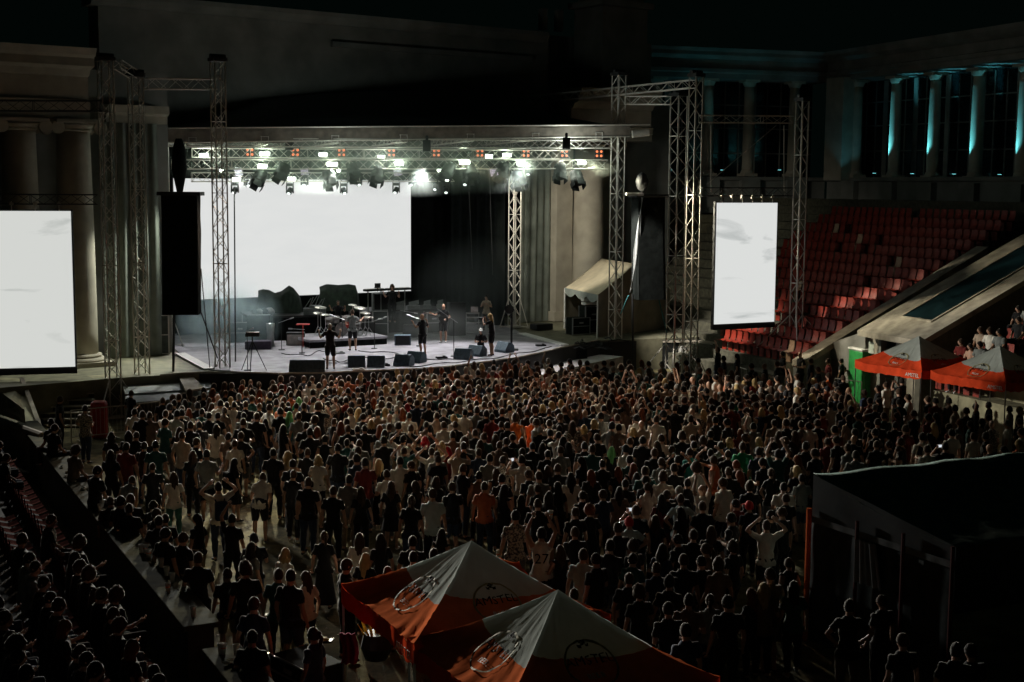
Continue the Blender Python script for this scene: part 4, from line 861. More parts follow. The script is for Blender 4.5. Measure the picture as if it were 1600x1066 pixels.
# ================================================================== CANOPIES
def textmesh(txt, size, m, ext=.004):
    cu = bpy.data.curves.new('t', 'FONT'); cu.body = txt; cu.size = size; cu.align_x = 'CENTER'; cu.align_y = 'CENTER'; cu.extrude = ext; cu.resolution_u = 2
    o = bpy.data.objects.new('t', cu); sc.collection.objects.link(o); dg = bpy.context.evaluated_depsgraph_get(); dg.update()
    me = bpy.data.meshes.new_from_object(o.evaluated_get(dg)); bpy.data.objects.remove(o); me.materials.clear(); me.materials.append(m); return me
def canopy(name, label, c, e1, half, ze, za, lowm, colour_side=None, seed=0, dz=.28, brandval=True, tb=.54, legc='metal'):
    e1 = Vector(e1).normalized(); e2 = Vector((-e1.y, e1.x, 0)); c = Vector((c.x, c.y, 0)); root = empty(name, c, label, 'canopy tent')
    def surf(k, s, t):                 # side k, s along -1..1, t from apex 0 to eave 1
        a = [e1, e2, -e1, -e2][k]; bb = [e2, -e1, -e2, e1][k]
        h = ze+(za-ze)*((1-t)**1.4*.72+(1-t)*.28)
        sag = -.10*(1-s*s)*t*t*(1-t)*3+.10*abs(s)**8*t
        wr = .035*noise.noise((s*7+k*3, t*2.2, seed))*t+.028*abs(noise.noise((s*16*(.4+t), t*1.2+k, seed+4)))*min(1, 3*t)
        inw = 1-.07*(1-s*s)*t**3
        return a*half*t*inw+bb*half*t*s+Z*(h+sag+wr)
    def tbf(s, k): return tb+.05*s
    b = MB(); N, K1, K2 = 36, 14, 12
    for k in range(4):
        b.mi = 0; b.grid(lambda u, v: surf(k, 2*u-1, v*tbf(2*u-1, k)), N, K1)
        b.mi = 1; b.grid(lambda u, v: surf(k, 2*u-1, tbf(2*u-1, k)+(1-tbf(2*u-1, k))*v), N, K2)
    b.build('canopy_cloth', [M['canvas'], lowm], root, True)
    for k in range(4):
        b = MB(); b.grid(lambda u, v: surf(k, 2*u-1, 1.0)-Z*(dz*v)+[e1, e2, -e1, -e2][k]*.012*math.sin(u*30), N, 2); b.build('valance', M['canred'], root, True)
    b = MB()
    for sx, sy in ((1, 1), (1, -1), (-1, 1), (-1, -1)):
        p = (e1*sx+e2*sy)*half*.985; b.tube(p, p+Z*ze, .022, n=4); b.box(p+Z*.01, (.1, .1, .02))
        b.tube(p+Z*(ze-.05), Z*(za-.12), .012, n=4)
    b.tube(Z*ze, Z*(za-.05), .03)
    b.build('frame', M['metal'], root)
    # printed roundel and lettering on each slope
    def place(me, k, t, s=0, nm='print', off=.02, flat=True):
        p = surf(k, s, t); a = [e1, e2, -e1, -e2][k]; bb = [e2, -e1, -e2, e1][k]
        up_ = (surf(k, s, t-.12)-surf(k, s, t+.12)).normalized() if flat else Z; rt = bb.copy(); nn = rt.cross(up_).normalized()
        if nn.z < 0 or (not flat and nn.dot(a) < 0): rt = -rt; nn = rt.cross(up_).normalized()
        o = bpy.data.objects.new(nm, me); sc.collection.objects.link(o); o.parent = root
        mm = Matrix((rt, up_, nn)).transposed().to_4x4()
        q = p+nn*off if flat else surf(k, s, 1.0)-Z*dz*.55+a*.035
        o.matrix_local = Matrix.Translation(q) @ mm
        return o
    for k in range(4):
        me = wrapmesh(surf, k, tb+.07, half, [ring_geo(.33, .028)], M['inkg'] if True else M['ink'], e1, e2)
        o = bpy.data.objects.new('roundel', me); sc.collection.objects.link(o); o.parent = root
        me = wrapmesh(surf, k, tb+.03, half, text_geo('AMSTEL', .19), M['ink'], e1, e2); o = bpy.data.objects.new('lettering', me); sc.collection.objects.link(o); o.parent = root
        me = wrapmesh(surf, k, tb+.17, half, text_geo('BEER', .12), M['inkw'], e1, e2); o = bpy.data.objects.new('lettering', me); sc.collection.objects.link(o); o.parent = root
        me = wrapmesh(surf, k, tb-.09, half, crown_geo(), M['ink'], e1, e2); o = bpy.data.objects.new('emblem', me); sc.collection.objects.link(o); o.parent = root
        place(VAL_TEXT, k, 1.0, .72, 'lettering', flat=False)
    return root
def ring_geo(r, w_, n=40):
    vs = []; fs = []
    for k in range(n): t = 2*math.pi*k/n; vs += [(math.cos(t)*r, math.sin(t)*r), (math.cos(t)*(r+w_), math.sin(t)*(r+w_))]
    for k in range(n): a = 2*k; c = 2*((k+1) % n); fs.append((a, a+1, c+1, c))
    return vs, fs
_tg = {}
def text_geo(t, size):
    if (t, size) not in _tg:
        me = textmesh(t, size, M['ink'], 0); bm = bmesh.new(); bm.from_mesh(me); bmesh.ops.triangulate(bm, faces=bm.faces[:])
        bmesh.ops.subdivide_edges(bm, edges=[e for e in bm.edges if e.calc_length() > .06], cuts=1)
        _tg[(t, size)] = [([(v.co.x, v.co.y) for v in bm.verts], [tuple(v.index for v in f.verts) for f in bm.faces])]; bm.free()
    return _tg[(t, size)]
def crown_geo():
    vs = []; fs = []
    for (x, y) in ((-.05, 0), (0, .03), (.05, 0), (-.025, .06), (.025, .06)):
        o = len(vs); vs += [(x-.02, y-.02), (x+.02, y-.02), (x+.028, y+.03), (x, y+.012), (x-.028, y+.03)]; fs.append(tuple(o+i for i in range(5)))
    return [(vs, fs)]
def wrapmesh(surf, k, tc, half, geos, m, e1, e2):
    b = MB()
    sgn = -1
    for vs, fs in geos:
        pts = []
        for x, y in vs:
            t = tc-y/(half*1.12); s = sgn*-1*x/(half*max(.2, t)); p = surf(k, s, t)
            q1, q2 = surf(k, s+.03, t)-surf(k, s-.03, t), surf(k, s, t-.02)-surf(k, s, t+.02)
            nn = q1.cross(q2).normalized(); nn = nn if nn.z > 0 else -nn
            pts.append(p+nn*.02)
        b.add(pts, fs)
    return b.mesh('print', m)
VAL_TEXT = textmesh('AMSTEL', .17, M['inkw'])
e1c = Vector((.43, -.9, 0)).normalized()
C1_ = G(737, 850, 3.3); C2_ = C1_+e1c*3.02
canopy('beer_canopy', 'rear of the two orange and white canopies at the bottom centre', C1_, e1c, 1.5, 2.38, 3.35, M['canor'], seed=1)
C2_ = G(872, 927, 3.3)
canopy('beer_canopy', 'nearest orange and white canopy at the bottom picture edge', C2_, e1c, 1.5, 2.36, 3.35, M['canor'], seed=5)
e1r = Vector((.53, -.85, 0)).normalized()
canopy('beer_canopy', 'red and white canopy beside the green toilet, left of the right pair', G(1436, 525, 3.45), e1r, 1.5, 2.45, 3.45, M['canred'], seed=9, tb=.60)
canopy('beer_canopy', 'red and white canopy cut by the right picture edge', G(1562, 540, 3.45), e1r, 1.5, 2.45, 3.45, M['canred'], seed=12, tb=.60)

# black marquee at the right
root = empty('black_marquee', (0, 0, 0), 'large black lean-to marquee with grey valance at the lower right', 'marquee')
H1, H2 = G(1271, 740, 3.2), G(1700, 695, 3.2); L1, L2 = G(1494, 853, 2.55), G(1720, 822, 2.55)
b = MB(); b.grid(lambda u, v: H1.lerp(H2, u).lerp(L1.lerp(L2, u), v)-Z*(.10*math.sin(v*math.pi)+.035*abs(math.sin(u*14+2*v))+.02*noise.noise((u*9, v*20, 0))), 60, 30); b.build('roof', mat('marquee_roof', (.17, .23, .20), .7, scale=4, bump=.3, var=.35), root, True, solid=.01)
v1, v2 = G(1272, 812, 2.25), G(1492, 876, 2.25); v1 = Vector((H1.x, H1.y, 2.35)); v2 = Vector((L1.x, L1.y, 2.22))
b = MB(); b.grid(lambda u, v: (H1-Z*.02).lerp(L1-Z*.02, u).lerp(v1.lerp(v2, u), v)+Vector((-.006, -.006, 0))*math.sin(u*12), 30, 6); b.build('gable_panel', mat('marquee_gable', (.10, .11, .11), .6, var=.2, scale=3), root, True)
b = MB(); b.grid(lambda u, v: v1.lerp(v2, u)+Vector((-.04, -.03, .06-.12*v))+Vector((-.004, -.004, 0))*math.sin(u*60)*v, 60, 2); b.build('valance', M['greyvinyl'], root, True)
b = MB(); b.grid(lambda u, v: Vector((v1.x, v1.y, 0)).lerp(Vector((v2.x, v2.y, 0)), u)+Z*2.3*v+Vector((-.06, -.04, 0))*(math.sin(u*40)*.2+noise.noise((u*6, v*2, 3))), 70, 8); b.build('side_wall', M['blackvinyl'], root, True)
b = MB(); b.grid(lambda u, v: Vector((v1.x, v1.y, 0)).lerp(Vector((H2.x, H2.y, 0)), u)+Z*3.1*v, 8, 2); b.build('rear_wall', M['blackvinyl'], root)
b = MB(); dn = (v2-v1); dn.z = 0
b.grid(lambda u, v: Vector((v1.x, v1.y, 0))+dn*(.36+.20*u-.05*u*(1-v))+Z*(2.22-.78*v)+Vector((-.1, -.07, 0))+Vector((-.04, -.03, 0))*math.sin(u*28), 24, 4); b.build('window_curtain', M['greyvinyl'], root, True)
for k, t in enumerate((0, .36, .68, 1)):
    p = Vector((v1.x, v1.y, 0))+dn*t+Vector((-.07, -.05, 0)); b = MB(); b.tube(p, p+Z*2.55, .035 if k else .05); b.build('post', M['canor'] if k == 0 else mat('dark_red_post', (.10, .012, .008), .6), root)

# green toilet
r_ = empty('portable_toilet', G(1352, 628, 0), 'green portable toilet cabin standing left of the red canopies', 'portable toilet', None, .3)
b = MB(); b.box((0, 0, 1.05), (1.05, 1.05, 2.1)); b.build('cabin', M['green'], r_, bevel=.05)
b = MB(); b.box((0, 0, 2.14), (1.12, 1.12, .1)); b.build('roof', M['white'], r_, bevel=.04)
b = MB(); b.box((0, -.535, 1.0), (.72, .03, 1.8)); b.build('door', mat('green_door', (.02, .2, .05), .4), r_); b = MB(); b.box((.28, -.56, 1.0), (.05, .03, .16)); b.build('handle', M['metal'], r_)
boxthing('sales_counter', 'pale counter with boxes under the left red canopy', 'counter', G(1395, 626, 0), (1.6, .7, 1.05), .5, M['white'])
boxthing('menu_box', 'cream box standing on the counter under the red canopy', 'box', G(1377, 615, 0)+Vector((.2, .3, 1.05)), (.6, .4, .8), .5, M['tentc'])

# crowd barrier pieces
def barrier(pa, pb, label, z=0):
    p, q = pa, pb; d = (q-p).normalized(); L = (q-p).length; r_ = empty('crowd_barrier', p, label, 'barrier')
    b = MB(); b.tube((0, 0, 1.08), d*L+Z*1.08, .02); b.tube((0, 0, .18), d*L+Z*.18, .02); n = int(L/.14)
    for t in (0, L): b.tube(d*t, d*t+Z*1.08, .022)
    b.build('frame', M['alu'], r_); b = MB()
    for k in range(1, n): b.tube(d*L*k/n+Z*.18, d*L*k/n+Z*1.08, .007, n=4)
    b.build('bars', M['alu'], r_)
    b = MB()
    for t in (.3, L-.3): b.box(d*t+Z*.02, (.5, .06, .03), Vector((-d.y, d.x, 0)))
    b.build('foot', M['alu'], r_)
barrier(G(112, 692, 0), G(196, 683, 0), 'low metal barrier left of the leftmost tower foot')
barrier(G(196, 683, 0), G(250, 676, 0), 'low metal barrier in front of the leftmost tower')
barrier(G(1060, 578, 0), G(1092, 580, 0), 'metal barrier before the slim right tower')
barrier(G(1148, 612, 0), G(1165, 618, 0), 'metal barrier at the right arena wall')
barrier(G(1303, 634, 0), G(1345, 640, 0), 'metal barrier left of the green toilet')
boxthing('waste_bin', 'red cylindrical bin behind the left barrier', 'bin', G(156, 684, 0), (.5, .5, 1.25), .1, M['redp'], None, None, .1)

# things on the terrace wall
def cup_mesh():
    b = MB(); b.lathe([(.030, 0), (.045, .14), (.043, .14), (.030, .01)], n=12); b.mi = 1; b.lathe([(.029, .005), (.040, .09)], n=12); return b.mesh('plastic_cup', [M['cup'], M['beer']], True)
def cup_e():
    b = MB(); b.lathe([(.030, 0), (.045, .14), (.043, .14), (.030, .01)], n=12); return b.mesh('plastic_cup_empty', [M['cup']], True)
CUPM, CUPE = cup_mesh(), cup_e()
cups = [((60, 12), 132, 769, 1), ((0, 0), 134, 779, 1), ((0, 0), 156, 795, 0), ((0, 0), 161, 800, 1), ((0, 0), 213, 862, 1), ((0, 0), 218, 860, 0), ((0, 0), 228, 868, 1), ((0, 0), 225, 885, 0), ((0, 0), 247, 897, 0), ((0, 0), 247, 908, 0),
        ((0, 0), 273, 920, 1), ((0, 0), 295, 960, 0), ((0, 0), 343, 1018, 0), ((0, 0), 347, 1023, 0), ((0, 0), 356, 1017, 1), ((0, 0), 118, 765, 0), ((0, 0), 145, 790, 0), ((0, 0), 170, 812, 0)]
ne = nf = 0
for _, x, y, full in cups:
    p = G(x, y+4, 1.21); s = (p-Vector((w0.x, w0.y, 0))).dot(LD); p = LT(s, .28+rnd.uniform(-.16, .12), 1.205)
    o = bpy.data.objects.new('plastic_cup', CUPM if full else CUPE); sc.collection.objects.link(o); o.location = p; o.scale = (1.25,)*3
    cs_ = sorted([c for c in cups if c[3] == full], key=lambda c: c[2]); k_ = cs_.index((_, x, y, full)); tag(o, ('cup with orange beer' if full else 'empty clear cup')+' on the left wall, %s counting from the steps' % nth(k_+1), 'cup', 'beer cups on the wall' if full else 'empty cups on the wall')
for i in range(10):
    p = LT(rnd.uniform(-1, 4.5), rnd.uniform(.08, .5), 1.205); b = MB(); b.ball(p+Z*.03, .05, 7, 5, 1.4, 1, .6, .9); tag(b.build('litter', M['inkw'] if i % 2 else M['conc']), 'crumpled litter scrap on the concrete wall top', 'litter', 'litter scraps on the wall')
b = MB(); p = LT(15.5, .2, 1.21)
for k in range(6): b.ball(p+Vector((rnd.uniform(-.2, .2), rnd.uniform(-.1, .1), .03)), .05, 6, 4, 1.8, .5, .5, .8)
tag(b.build('crumpled_napkins', M['inkw']), 'white crumpled napkins beside cups on the lowest wall end', 'napkins')
# flight case at the bottom edge with studded edge
boxthing('studded_case', 'black case with bright studded edge at the bottom picture edge', 'case', G(480, 1075, .45), (1.1, .7, .5), -.85, M['case'], cagrill)
b = MB(); p = G(408, 966, 0); b.box(p+Z*.01, (.55, .4, .02), (.9, .4, 0)); b.mi = 1; b.lathe([(.09, 0), (.11, 0), (.11, .006), (.09, .006)], p+Z*.022, 20); tag(b.build('paper_bag', [M['inkw'], M['ink']]), 'flattened printed paper bag lying on the ground', 'paper bag')
b = MB(); p = G(506, 1002, .9); b.box(p, (.34, .2, .03), (.9, -.1, .1)); b.mi = 1; b.ball(p+Z*.04, .08, 8, 5, 1.3, .8, .4, .5); tag(b.build('food_tray', [M['black'], M['yellow']]), 'small dark food tray with yellow chips held near the bottom', 'food tray')
b = MB(); p = G(588, 1010, 1.2); b.lathe([(.18, 0), (.25, .2), (.2, .42)], (p.x, p.y, 1.0), 14)
b.mi = 1
for k in range(24): a = rnd.uniform(0, 6.28); r = rnd.uniform(0, .2); b.tube((p.x+math.cos(a)*r, p.y+math.sin(a)*r, 1.4), (p.x+math.cos(a)*r*1.6, p.y+math.sin(a)*r*1.6, 1.62+rnd.uniform(-.05, .1)), .02, .004, 4)
tag(b.build('straw_headdress', [M['black'], M['yellow']]), 'yellow straw bunch in a dark tub under the front canopy corner', 'straw bunch')
b = MB(); p = W(545, 985, 19.2); b.grid(lambda u, v: Vector((p.x+.22*u-.11+.03*math.sin(v*4), p.y+.04*math.sin(u*14), p.z-.5+.45*v)), 24, 6); tag(b.build('hanging_cloth', M['magenta'], None, True, solid=.01), 'magenta cloth strip hanging from the front canopy corner leg', 'cloth')
b = MB()                                 # crumbs and litter on the ground
for k in range(150):
    p = G(rnd.uniform(300, 1300), rnd.uniform(800, 1066), .008); s = rnd.uniform(.015, .05); b.box(p, (s, s*.6, .012), (math.cos(k), math.sin(k), 0))
tag(b.build('ground_litter', M['inkw']), 'small scraps of litter scattered over the arena ground', 'litter', kind='stuff')

# ================================================================== PEOPLE
# colours of garments, hair
def fab(n, c, v=.25):
    m = mat('fabric_'+n, c, .85, var=v, scale=5, bump=.15, spec=.12); b = m.node_tree.nodes['Principled BSDF']
    b.inputs['Sheen Weight'].default_value = .6 if 'hair' in n else .35; b.inputs['Sheen Roughness'].default_value = .35; b.inputs['Sheen Tint'].default_value = (1, .95, .85, 1); return m
SH = dict(k=('black t-shirt', fab('black', (.014, .014, .015))), w=('white t-shirt', fab('white', (.66, .62, .54))), W=('pale blue t-shirt', fab('paleblue', (.42, .52, .52))),
          g=('grey t-shirt', fab('grey', (.17, .18, .17))), n=('navy t-shirt', fab('navy', (.03, .045, .08))), t=('dark teal t-shirt', fab('teal', (.025, .085, .08))),
          T=('bright teal t-shirt', fab('brightteal', (.03, .30, .28))), r=('dark red t-shirt', fab('red', (.16, .025, .022))), o=('orange top', fab('orange', (.60, .13, .025))),
          O=('rust orange t-shirt', fab('rust', (.45, .12, .05))), p=('beige shirt', fab('beige', (.42, .32, .24))), G=('green t-shirt', fab('green', (.02, .28, .11))),
          b=('brown shirt', fab('brown', (.16, .11, .08))), f=('patterned shirt', mat('fabric_floral', (.42, .36, .28), .85, scale=26, col2=(.06, .05, .05), thr=(.45, .55))),
          s=('bare torso', None))
HC = dict(k=fab('hair_black', (.018, .014, .012), .4), b=fab('hair_brown', (.055, .032, .02), .4), y=fab('hair_blond', (.42, .29, .13), .3), o=fab('hair_auburn', (.16, .045, .018), .3),
          r=fab('hair_red', (.35, .02, .03), .3), v=fab('hair_green', (.10, .30, .10), .3), g=fab('hair_grey', (.22, .2, .18), .3), cr=fab('cap_red', (.5, .03, .03)), ck=fab('cap_black', (.03, .03, .035)), cw=fab('cap_white', (.5, .5, .48)))
TR_ = dict(k=fab('trouser_black', (.014, .014, .016)), n=fab('denim', (.035, .05, .085)), g=fab('trouser_grey', (.10, .10, .10)), b=fab('trouser_khaki', (.22, .17, .11)), w=fab('trouser_white', (.5, .48, .42)), t=fab('trouser_teal', (.06, .17, .14)))
SK = [M['skin'], M['skin2']]

ARM = dict(d=((.255, -.03, 1.15), (.275, .06, .91)), f=((.25, -.04, 1.16), (.10, .24, 1.17)), p=((.27, .17, 1.36), (.07, .31, 1.64)), u=((.27, .04, 1.70), (.13, .10, 1.95)),
           h=((.43, .02, 1.58), (.13, .02, 1.79)), i=((.40, -.07, 1.18), (.19, .07, 1.05)), e=((.30, .22, 1.44), (.25, .48, 1.50)), w=((.27, .02, 1.17), (.30, .27, 1.22)), g=((.30, .02, 1.18), (.12, .25, 1.10)),
           s=((.22, .08, 1.16), (.15, .33, 1.00)), o=((.36, .10, 1.26), (.50, .28, 1.34)), c=((.26, .06, 1.18), (.05, .26, 1.36)), r=((.34, .02, 1.22), (.40, .16, 1.44)))
POSES = dict(stand='dd', walk='dd', front='ff', phone='pp', up='uu', head='hh', hips='ii', oneup='ud', drink='dw', point='de', cross='ff', bend='ss', sit='ss', sitd='sw', guitar='go', camera='pp', clap='cc', sing='rr', kneel='fd')
def capsule_rings(b, pts, rad, xa=Vector((1, 0, 0)), n=14):
    pts = [Vector(p) for p in pts]; vs = []; m = len(pts)
    for i, p in enumerate(pts):
        t = (pts[min(i+1, m-1)]-pts[max(i-1, 0)]).normalized(); x = xa-t*xa.dot(t); x = x.normalized() if x.length > .2 else t.orthogonal().normalized(); y = t.cross(x)
        rx, ry = rad[i] if isinstance(rad[i], tuple) else (rad[i], rad[i])
        for k in range(n): a = 2*math.pi*k/n; vs.append(p+x*rx*math.cos(a)+y*ry*math.sin(a))
    fs = [(i*n+k, i*n+(k+1) % n, (i+1)*n+(k+1) % n, (i+1)*n+k) for i in range(m-1) for k in range(n)]
    fs += [tuple(range(n-1, -1, -1)), tuple(range((m-1)*n, m*n))]; b.add(vs, fs)
def make_template(pose, seed=0, fem=False):
    rr = random.Random(seed); arms = POSES[pose]; seated = pose.startswith('sit')
    lean = {'bend': .75, 'sit': .12, 'sitd': .05, 'camera': .08}.get(pose, rr.uniform(-.02, .03)); pz = .94
    piv = Vector((0, 0, .94)); RM = Matrix.Rotation(-lean, 3, 'X'); dz = -.44 if seated else 0
    def up(p): return RM @ (Vector(p)-piv)+piv+Z*dz
    sw = .155 if fem else .175; bones = []; b = MB()
    hw = .155 if fem else .145
    tor = [((0, 0, .83), (hw*.72, .09)), ((0, 0, .90), (hw, .112)), ((0, 0, .98), (hw*1.02, .115)), ((0, .0, 1.10), (.118 if fem else .135, .098)), ((0, .005, 1.24), (.145 if fem else .158, .112)), ((0, 0, 1.36), (.162 if fem else .178, .105)), ((0, -.01, 1.44), (.13, .08)), ((0, -.01, 1.49), (.062, .062)), ((0, .005, 1.56), (.052, .056))]
    tp = [up(p) for p, _ in tor]; capsule_rings(b, tp, [r for _, r in tor]); bones.append(('torso', up((0, 0, 1.02)), up((0, 0, 1.38)), .13)); bones.append(('hips', up((0, 0, .88)), up((0, 0, .96)), .13)); bones.append(('neck', up((0, 0, 1.52)), up((0, 0, 1.6)), .05))
    hyaw = rr.uniform(-.5, .5) if pose not in ('bend', 'camera') else 0; hp = rr.uniform(-.1, .15)
    if pose in ('sit', 'sitd'): hp = 0
    HMm = Matrix.Rotation(hyaw, 3, 'Z') @ Matrix.Rotation(-hp-(lean*.3), 3, 'X'); hc = up((0, .02, 1.635))
    def hd(p): return hc+HMm @ Vector(p)
    vs = []; n, m = 16, 12; fs = []
    for j in range(m+1):
        ph = math.pi*j/m
        for k in range(n):
            t = 2*math.pi*k/n; d = Vector((math.sin(ph)*math.cos(t), math.sin(ph)*math.sin(t), math.cos(ph)))
            x, y, z = d.x*.076, d.y*.096, d.z*.118
            if z < 0: x *= 1+z*1.9; y = y*(1+z*1.2)+(-z)*.10*(1 if d.y > -.2 else .2)
            vs.append(hd((x, y, z)))
    for j in range(m):
        for k in range(n): fs.append((j*n+k, (j+1)*n+k, (j+1)*n+(k+1) % n, j*n+(k+1) % n))
    b.add(vs, fs)
    b.ball(hd((0, .102, -.012)), .017, 8, 6, .8, 1.1, 1.3); b.ball(hd((0, .088, .022)), .022, 8, 6, 1.9, .6, .5)
    for s in (-1, 1): b.ball(hd((s*.079, -.004, -.005)), .022, 8, 6, .45, .8, 1.25)
    bones.append(('head', hd((0, 0, -.03)), hd((0, 0, .03)), .09)); hands = []
    for s, code in ((-1, arms[0]), (1, arms[1])):
        e_, w_ = ARM[code]; j = lambda a: rr.uniform(-a, a)
        S = up((s*sw, -.005, 1.405)); E = up((s*(e_[0]+j(.02)), e_[1]+j(.02), e_[2]+j(.015))); Wr = up((s*(w_[0]+j(.02)), w_[1]+j(.03), w_[2]+j(.03)))
        E = S+(E-S).normalized()*.285; Wr = E+(Wr-E).normalized()*.25
        capsule_rings(b, [up((s*.10, 0, 1.39)), S, S.lerp(E, .35), E, E.lerp(Wr, .3), Wr], [.06, .060, .050, .040, .041, .027], Vector((0, 1, 0)), 10)
        bones.append(('uarm', S, E, .05)); bones.append(('farm', E, Wr, .035)); hands.append((E, Wr, s))
        d = (Wr-E).normalized(); capsule_rings(b, [Wr-d*.01, Wr+d*.035, Wr+d*.085], [(.026, .020), (.040, .019), (.036, .014)], Vector((0, 0, 1)) if abs(d.z) < .7 else Vector((0, 1, 0)), 10)
    for s in (-1, 1):
        H = Vector((s*.088, 0, .90+dz)); st = {'walk': .14*s, 'bend': 0}.get(pose, rr.uniform(-.03, .05)); wd = rr.uniform(.10, .14)
        if seated: K = Vector((s*.15, .44, .50)); A_ = Vector((s*.13, .40, .09))
        else: K = Vector((s*(wd-.005), .03+st*.6, .50)); A_ = Vector((s*wd, st-.02, .085))
        capsule_rings(b, [H, H.lerp(K, .12), H.lerp(K, .5), K, K.lerp(A_, .28)+Vector((0, -.02, 0)), K.lerp(A_, .7), A_], [.092, .098 if fem else .094, .078, .055, .058, .042, .036], Vector((1, 0, 0)), 12)
        T = A_+Vector((s*.03, .155, -.045)); capsule_rings(b, [A_+Vector((0, -.05, -.035)), A_+Vector((0, 0, -.03)), A_.lerp(T, .6)+Vector((0, 0, -.012)), T], [(.034, .04), (.040, .05), (.044, .032), (.034, .022)], Vector((1, 0, 0)), 10)
        bones += [('thigh', H, K, .075), ('calf', K, A_, .045), ('foot', A_+Vector((0, 0, -.05)), T, .05)]
    o = b.build('tmp', M['skin']); rm = o.modifiers.new('r', 'REMESH'); rm.mode = 'VOXEL'; rm.voxel_size = .017; sm = o.modifiers.new('s', 'SMOOTH'); sm.iterations = 3; sm.factor = .5
    dc = o.modifiers.new('d', 'DECIMATE'); dc.ratio = .42
    dg = bpy.context.evaluated_depsgraph_get(); me = bpy.data.meshes.new_from_object(o.evaluated_get(dg)); bpy.data.objects.remove(o)
    v = np.empty(len(me.vertices)*3); me.vertices.foreach_get('co', v); v = v.reshape(-1, 3); nrm_ = np.empty(len(me.vertices)*3); me.vertices.foreach_get('normal', nrm_); nrm_ = nrm_.reshape(-1, 3)
    tri = []
    for p in me.polygons: tri.append(tuple(p.vertices))
    tri = [t for t in tri if len(t) == 3] + [(t[0], t[i], t[i+1]) for t in tri if len(t) > 3 for i in range(1, len(t)-1)]
    tri = np.array(tri); bpy.data.meshes.remove(me)
    cen = v[tri].mean(axis=1); best = np.full(len(cen), 1e9); lab = np.zeros(len(cen), int); par = np.zeros(len(cen))
    for i, (nm, p, q, r) in enumerate(bones):
        p = np.array(p); q = np.array(q); d = q-p; t = np.clip(((cen-p)@d)/(d@d), 0, 1); dist = np.linalg.norm(cen-(p+t[:, None]*d), axis=1)-r
        k = dist < best; best[k] = dist[k]; lab[k] = i; par[k] = t[k]
    names = np.array([bn[0] for bn in bones])[lab]
    return dict(v=v, n=nrm_, tri=tri, names=names, par=par, hc=hc, HM=HMm, hands=hands, seated=seated, up=up, lean=lean, pose=pose, fem=fem)
def np_mesh(name, v, f, mi, mats, smooth=True):
    me = bpy.data.meshes.new(name); f = np.asarray(f); me.vertices.add(len(v)); me.vertices.foreach_set('co', np.asarray(v, dtype=np.float32).ravel())
    me.loops.add(f.size); me.loops.foreach_set('vertex_index', f.ravel().astype(np.int32)); me.polygons.add(len(f))
    me.polygons.foreach_set('loop_start', np.arange(0, f.size, 3, dtype=np.int32)); me.polygons.foreach_set('loop_total', np.full(len(f), 3, dtype=np.int32))
    for m in mats: me.materials.append(m)
    me.polygons.foreach_set('material_index', np.asarray(mi, dtype=np.int32)); me.polygons.foreach_set('use_smooth', np.ones(len(f), dtype=bool)); me.update(calc_edges=True); me.validate(); return me
def mbtri(b):
    f = []; 
    for p in b.f:
        for i in range(1, len(p)-1): f.append((p[0], p[i], p[i+1]))
    return np.array([list(x) for x in b.v]), np.array(f)
def body_arrays(T, fingers=True):
    v, f = T['v'], T['tri']; mi = np.where(T['names'] == 'foot', 1, 0); b = MB()
    hc, HM = T['hc'], T['HM']
    for s in (-1, 1): b.mi = 2; b.ball(hc+HM @ Vector((s*.031, .089, .008)), .012, 6, 4, 1.2, .6, .7)
    b.ball(hc+HM @ Vector((0, .100, -.055)), .016, 6, 4, 1.5, .5, .4)
    nfeat = sum(len(x)-2 for x in b.f)
    b.mi = 0
    if fingers:
        for E, Wr, s in T['hands']:
            d = (Wr-E).normalized(); sd_ = d.cross(Vector((0, 1, 0)) if abs(d.y) < .8 else Z).normalized(); nn = d.cross(sd_)
            for k, L in enumerate((.066, .075, .070, .056)):
                p = Wr+d*.08+sd_*(-.027+.018*k); q = p+d*L*.55-nn*.010; r = q+d*L*.35-nn*.028; b.tube(p, q, .010, .009, 5); b.tube(q, r, .009, .006, 5)
            p = Wr+d*.03-sd_*.032; q = p+d*.03-sd_*.022-nn*.012; b.tube(p, q, .012, .010, 5); b.tube(q, q+d*.03-nn*.012, .010, .007, 5)
    bv, bf = mbtri(b); m2 = np.array([2]*nfeat+[0]*(len(bf)-nfeat))
    return np.vstack([v, bv]), np.vstack([f, bf+len(v)]), np.concatenate([mi, m2])
def sub(T, mask, off):
    f = T['tri'][mask]; idx = np.unique(f); mp_ = -np.ones(len(T['v']), int); mp_[idx] = np.arange(len(idx)); o_ = off(T['v'][idx]) if callable(off) else off
    return T['v'][idx]+T['n'][idx]*np.asarray(o_).reshape(-1, 1), mp_[f]
def shirt_arrays(T, tank=False):
    nm, par = T['names'], T['par']; z = T['v'][T['tri']].mean(axis=1)[:, 2]
    m = (nm == 'torso') | (nm == 'hips') | ((nm == 'uarm') & (par < (.02 if tank else .62)))
    if not T['seated'] and T['pose'] != 'bend': m |= (nm == 'thigh') & (z > .84)
    m &= ~((nm == 'hips') & (z < .82+(-.44 if T['seated'] else 0)))
    lo = .86+(-.44 if T['seated'] else 0)
    return sub(T, m, lambda p: .016+.016*np.clip((1.2-p[:, 2])/.35, 0, 1)+.006*np.sin(p[:, 2]*40+p[:, 0]*23)+.004*np.sin(p[:, 0]*61+p[:, 2]*13))
def trouser_arrays(T, short):
    nm, par = T['names'], T['par']; m = (nm == 'hips') | (nm == 'thigh')
    if short: m &= ~((nm == 'thigh') & (par > .9))
    else: m |= (nm == 'calf') & (par < .93)
    return sub(T, m, lambda p: .013+(.012 if short else .006)+.005*np.sin(p[:, 2]*33+p[:, 0]*11))
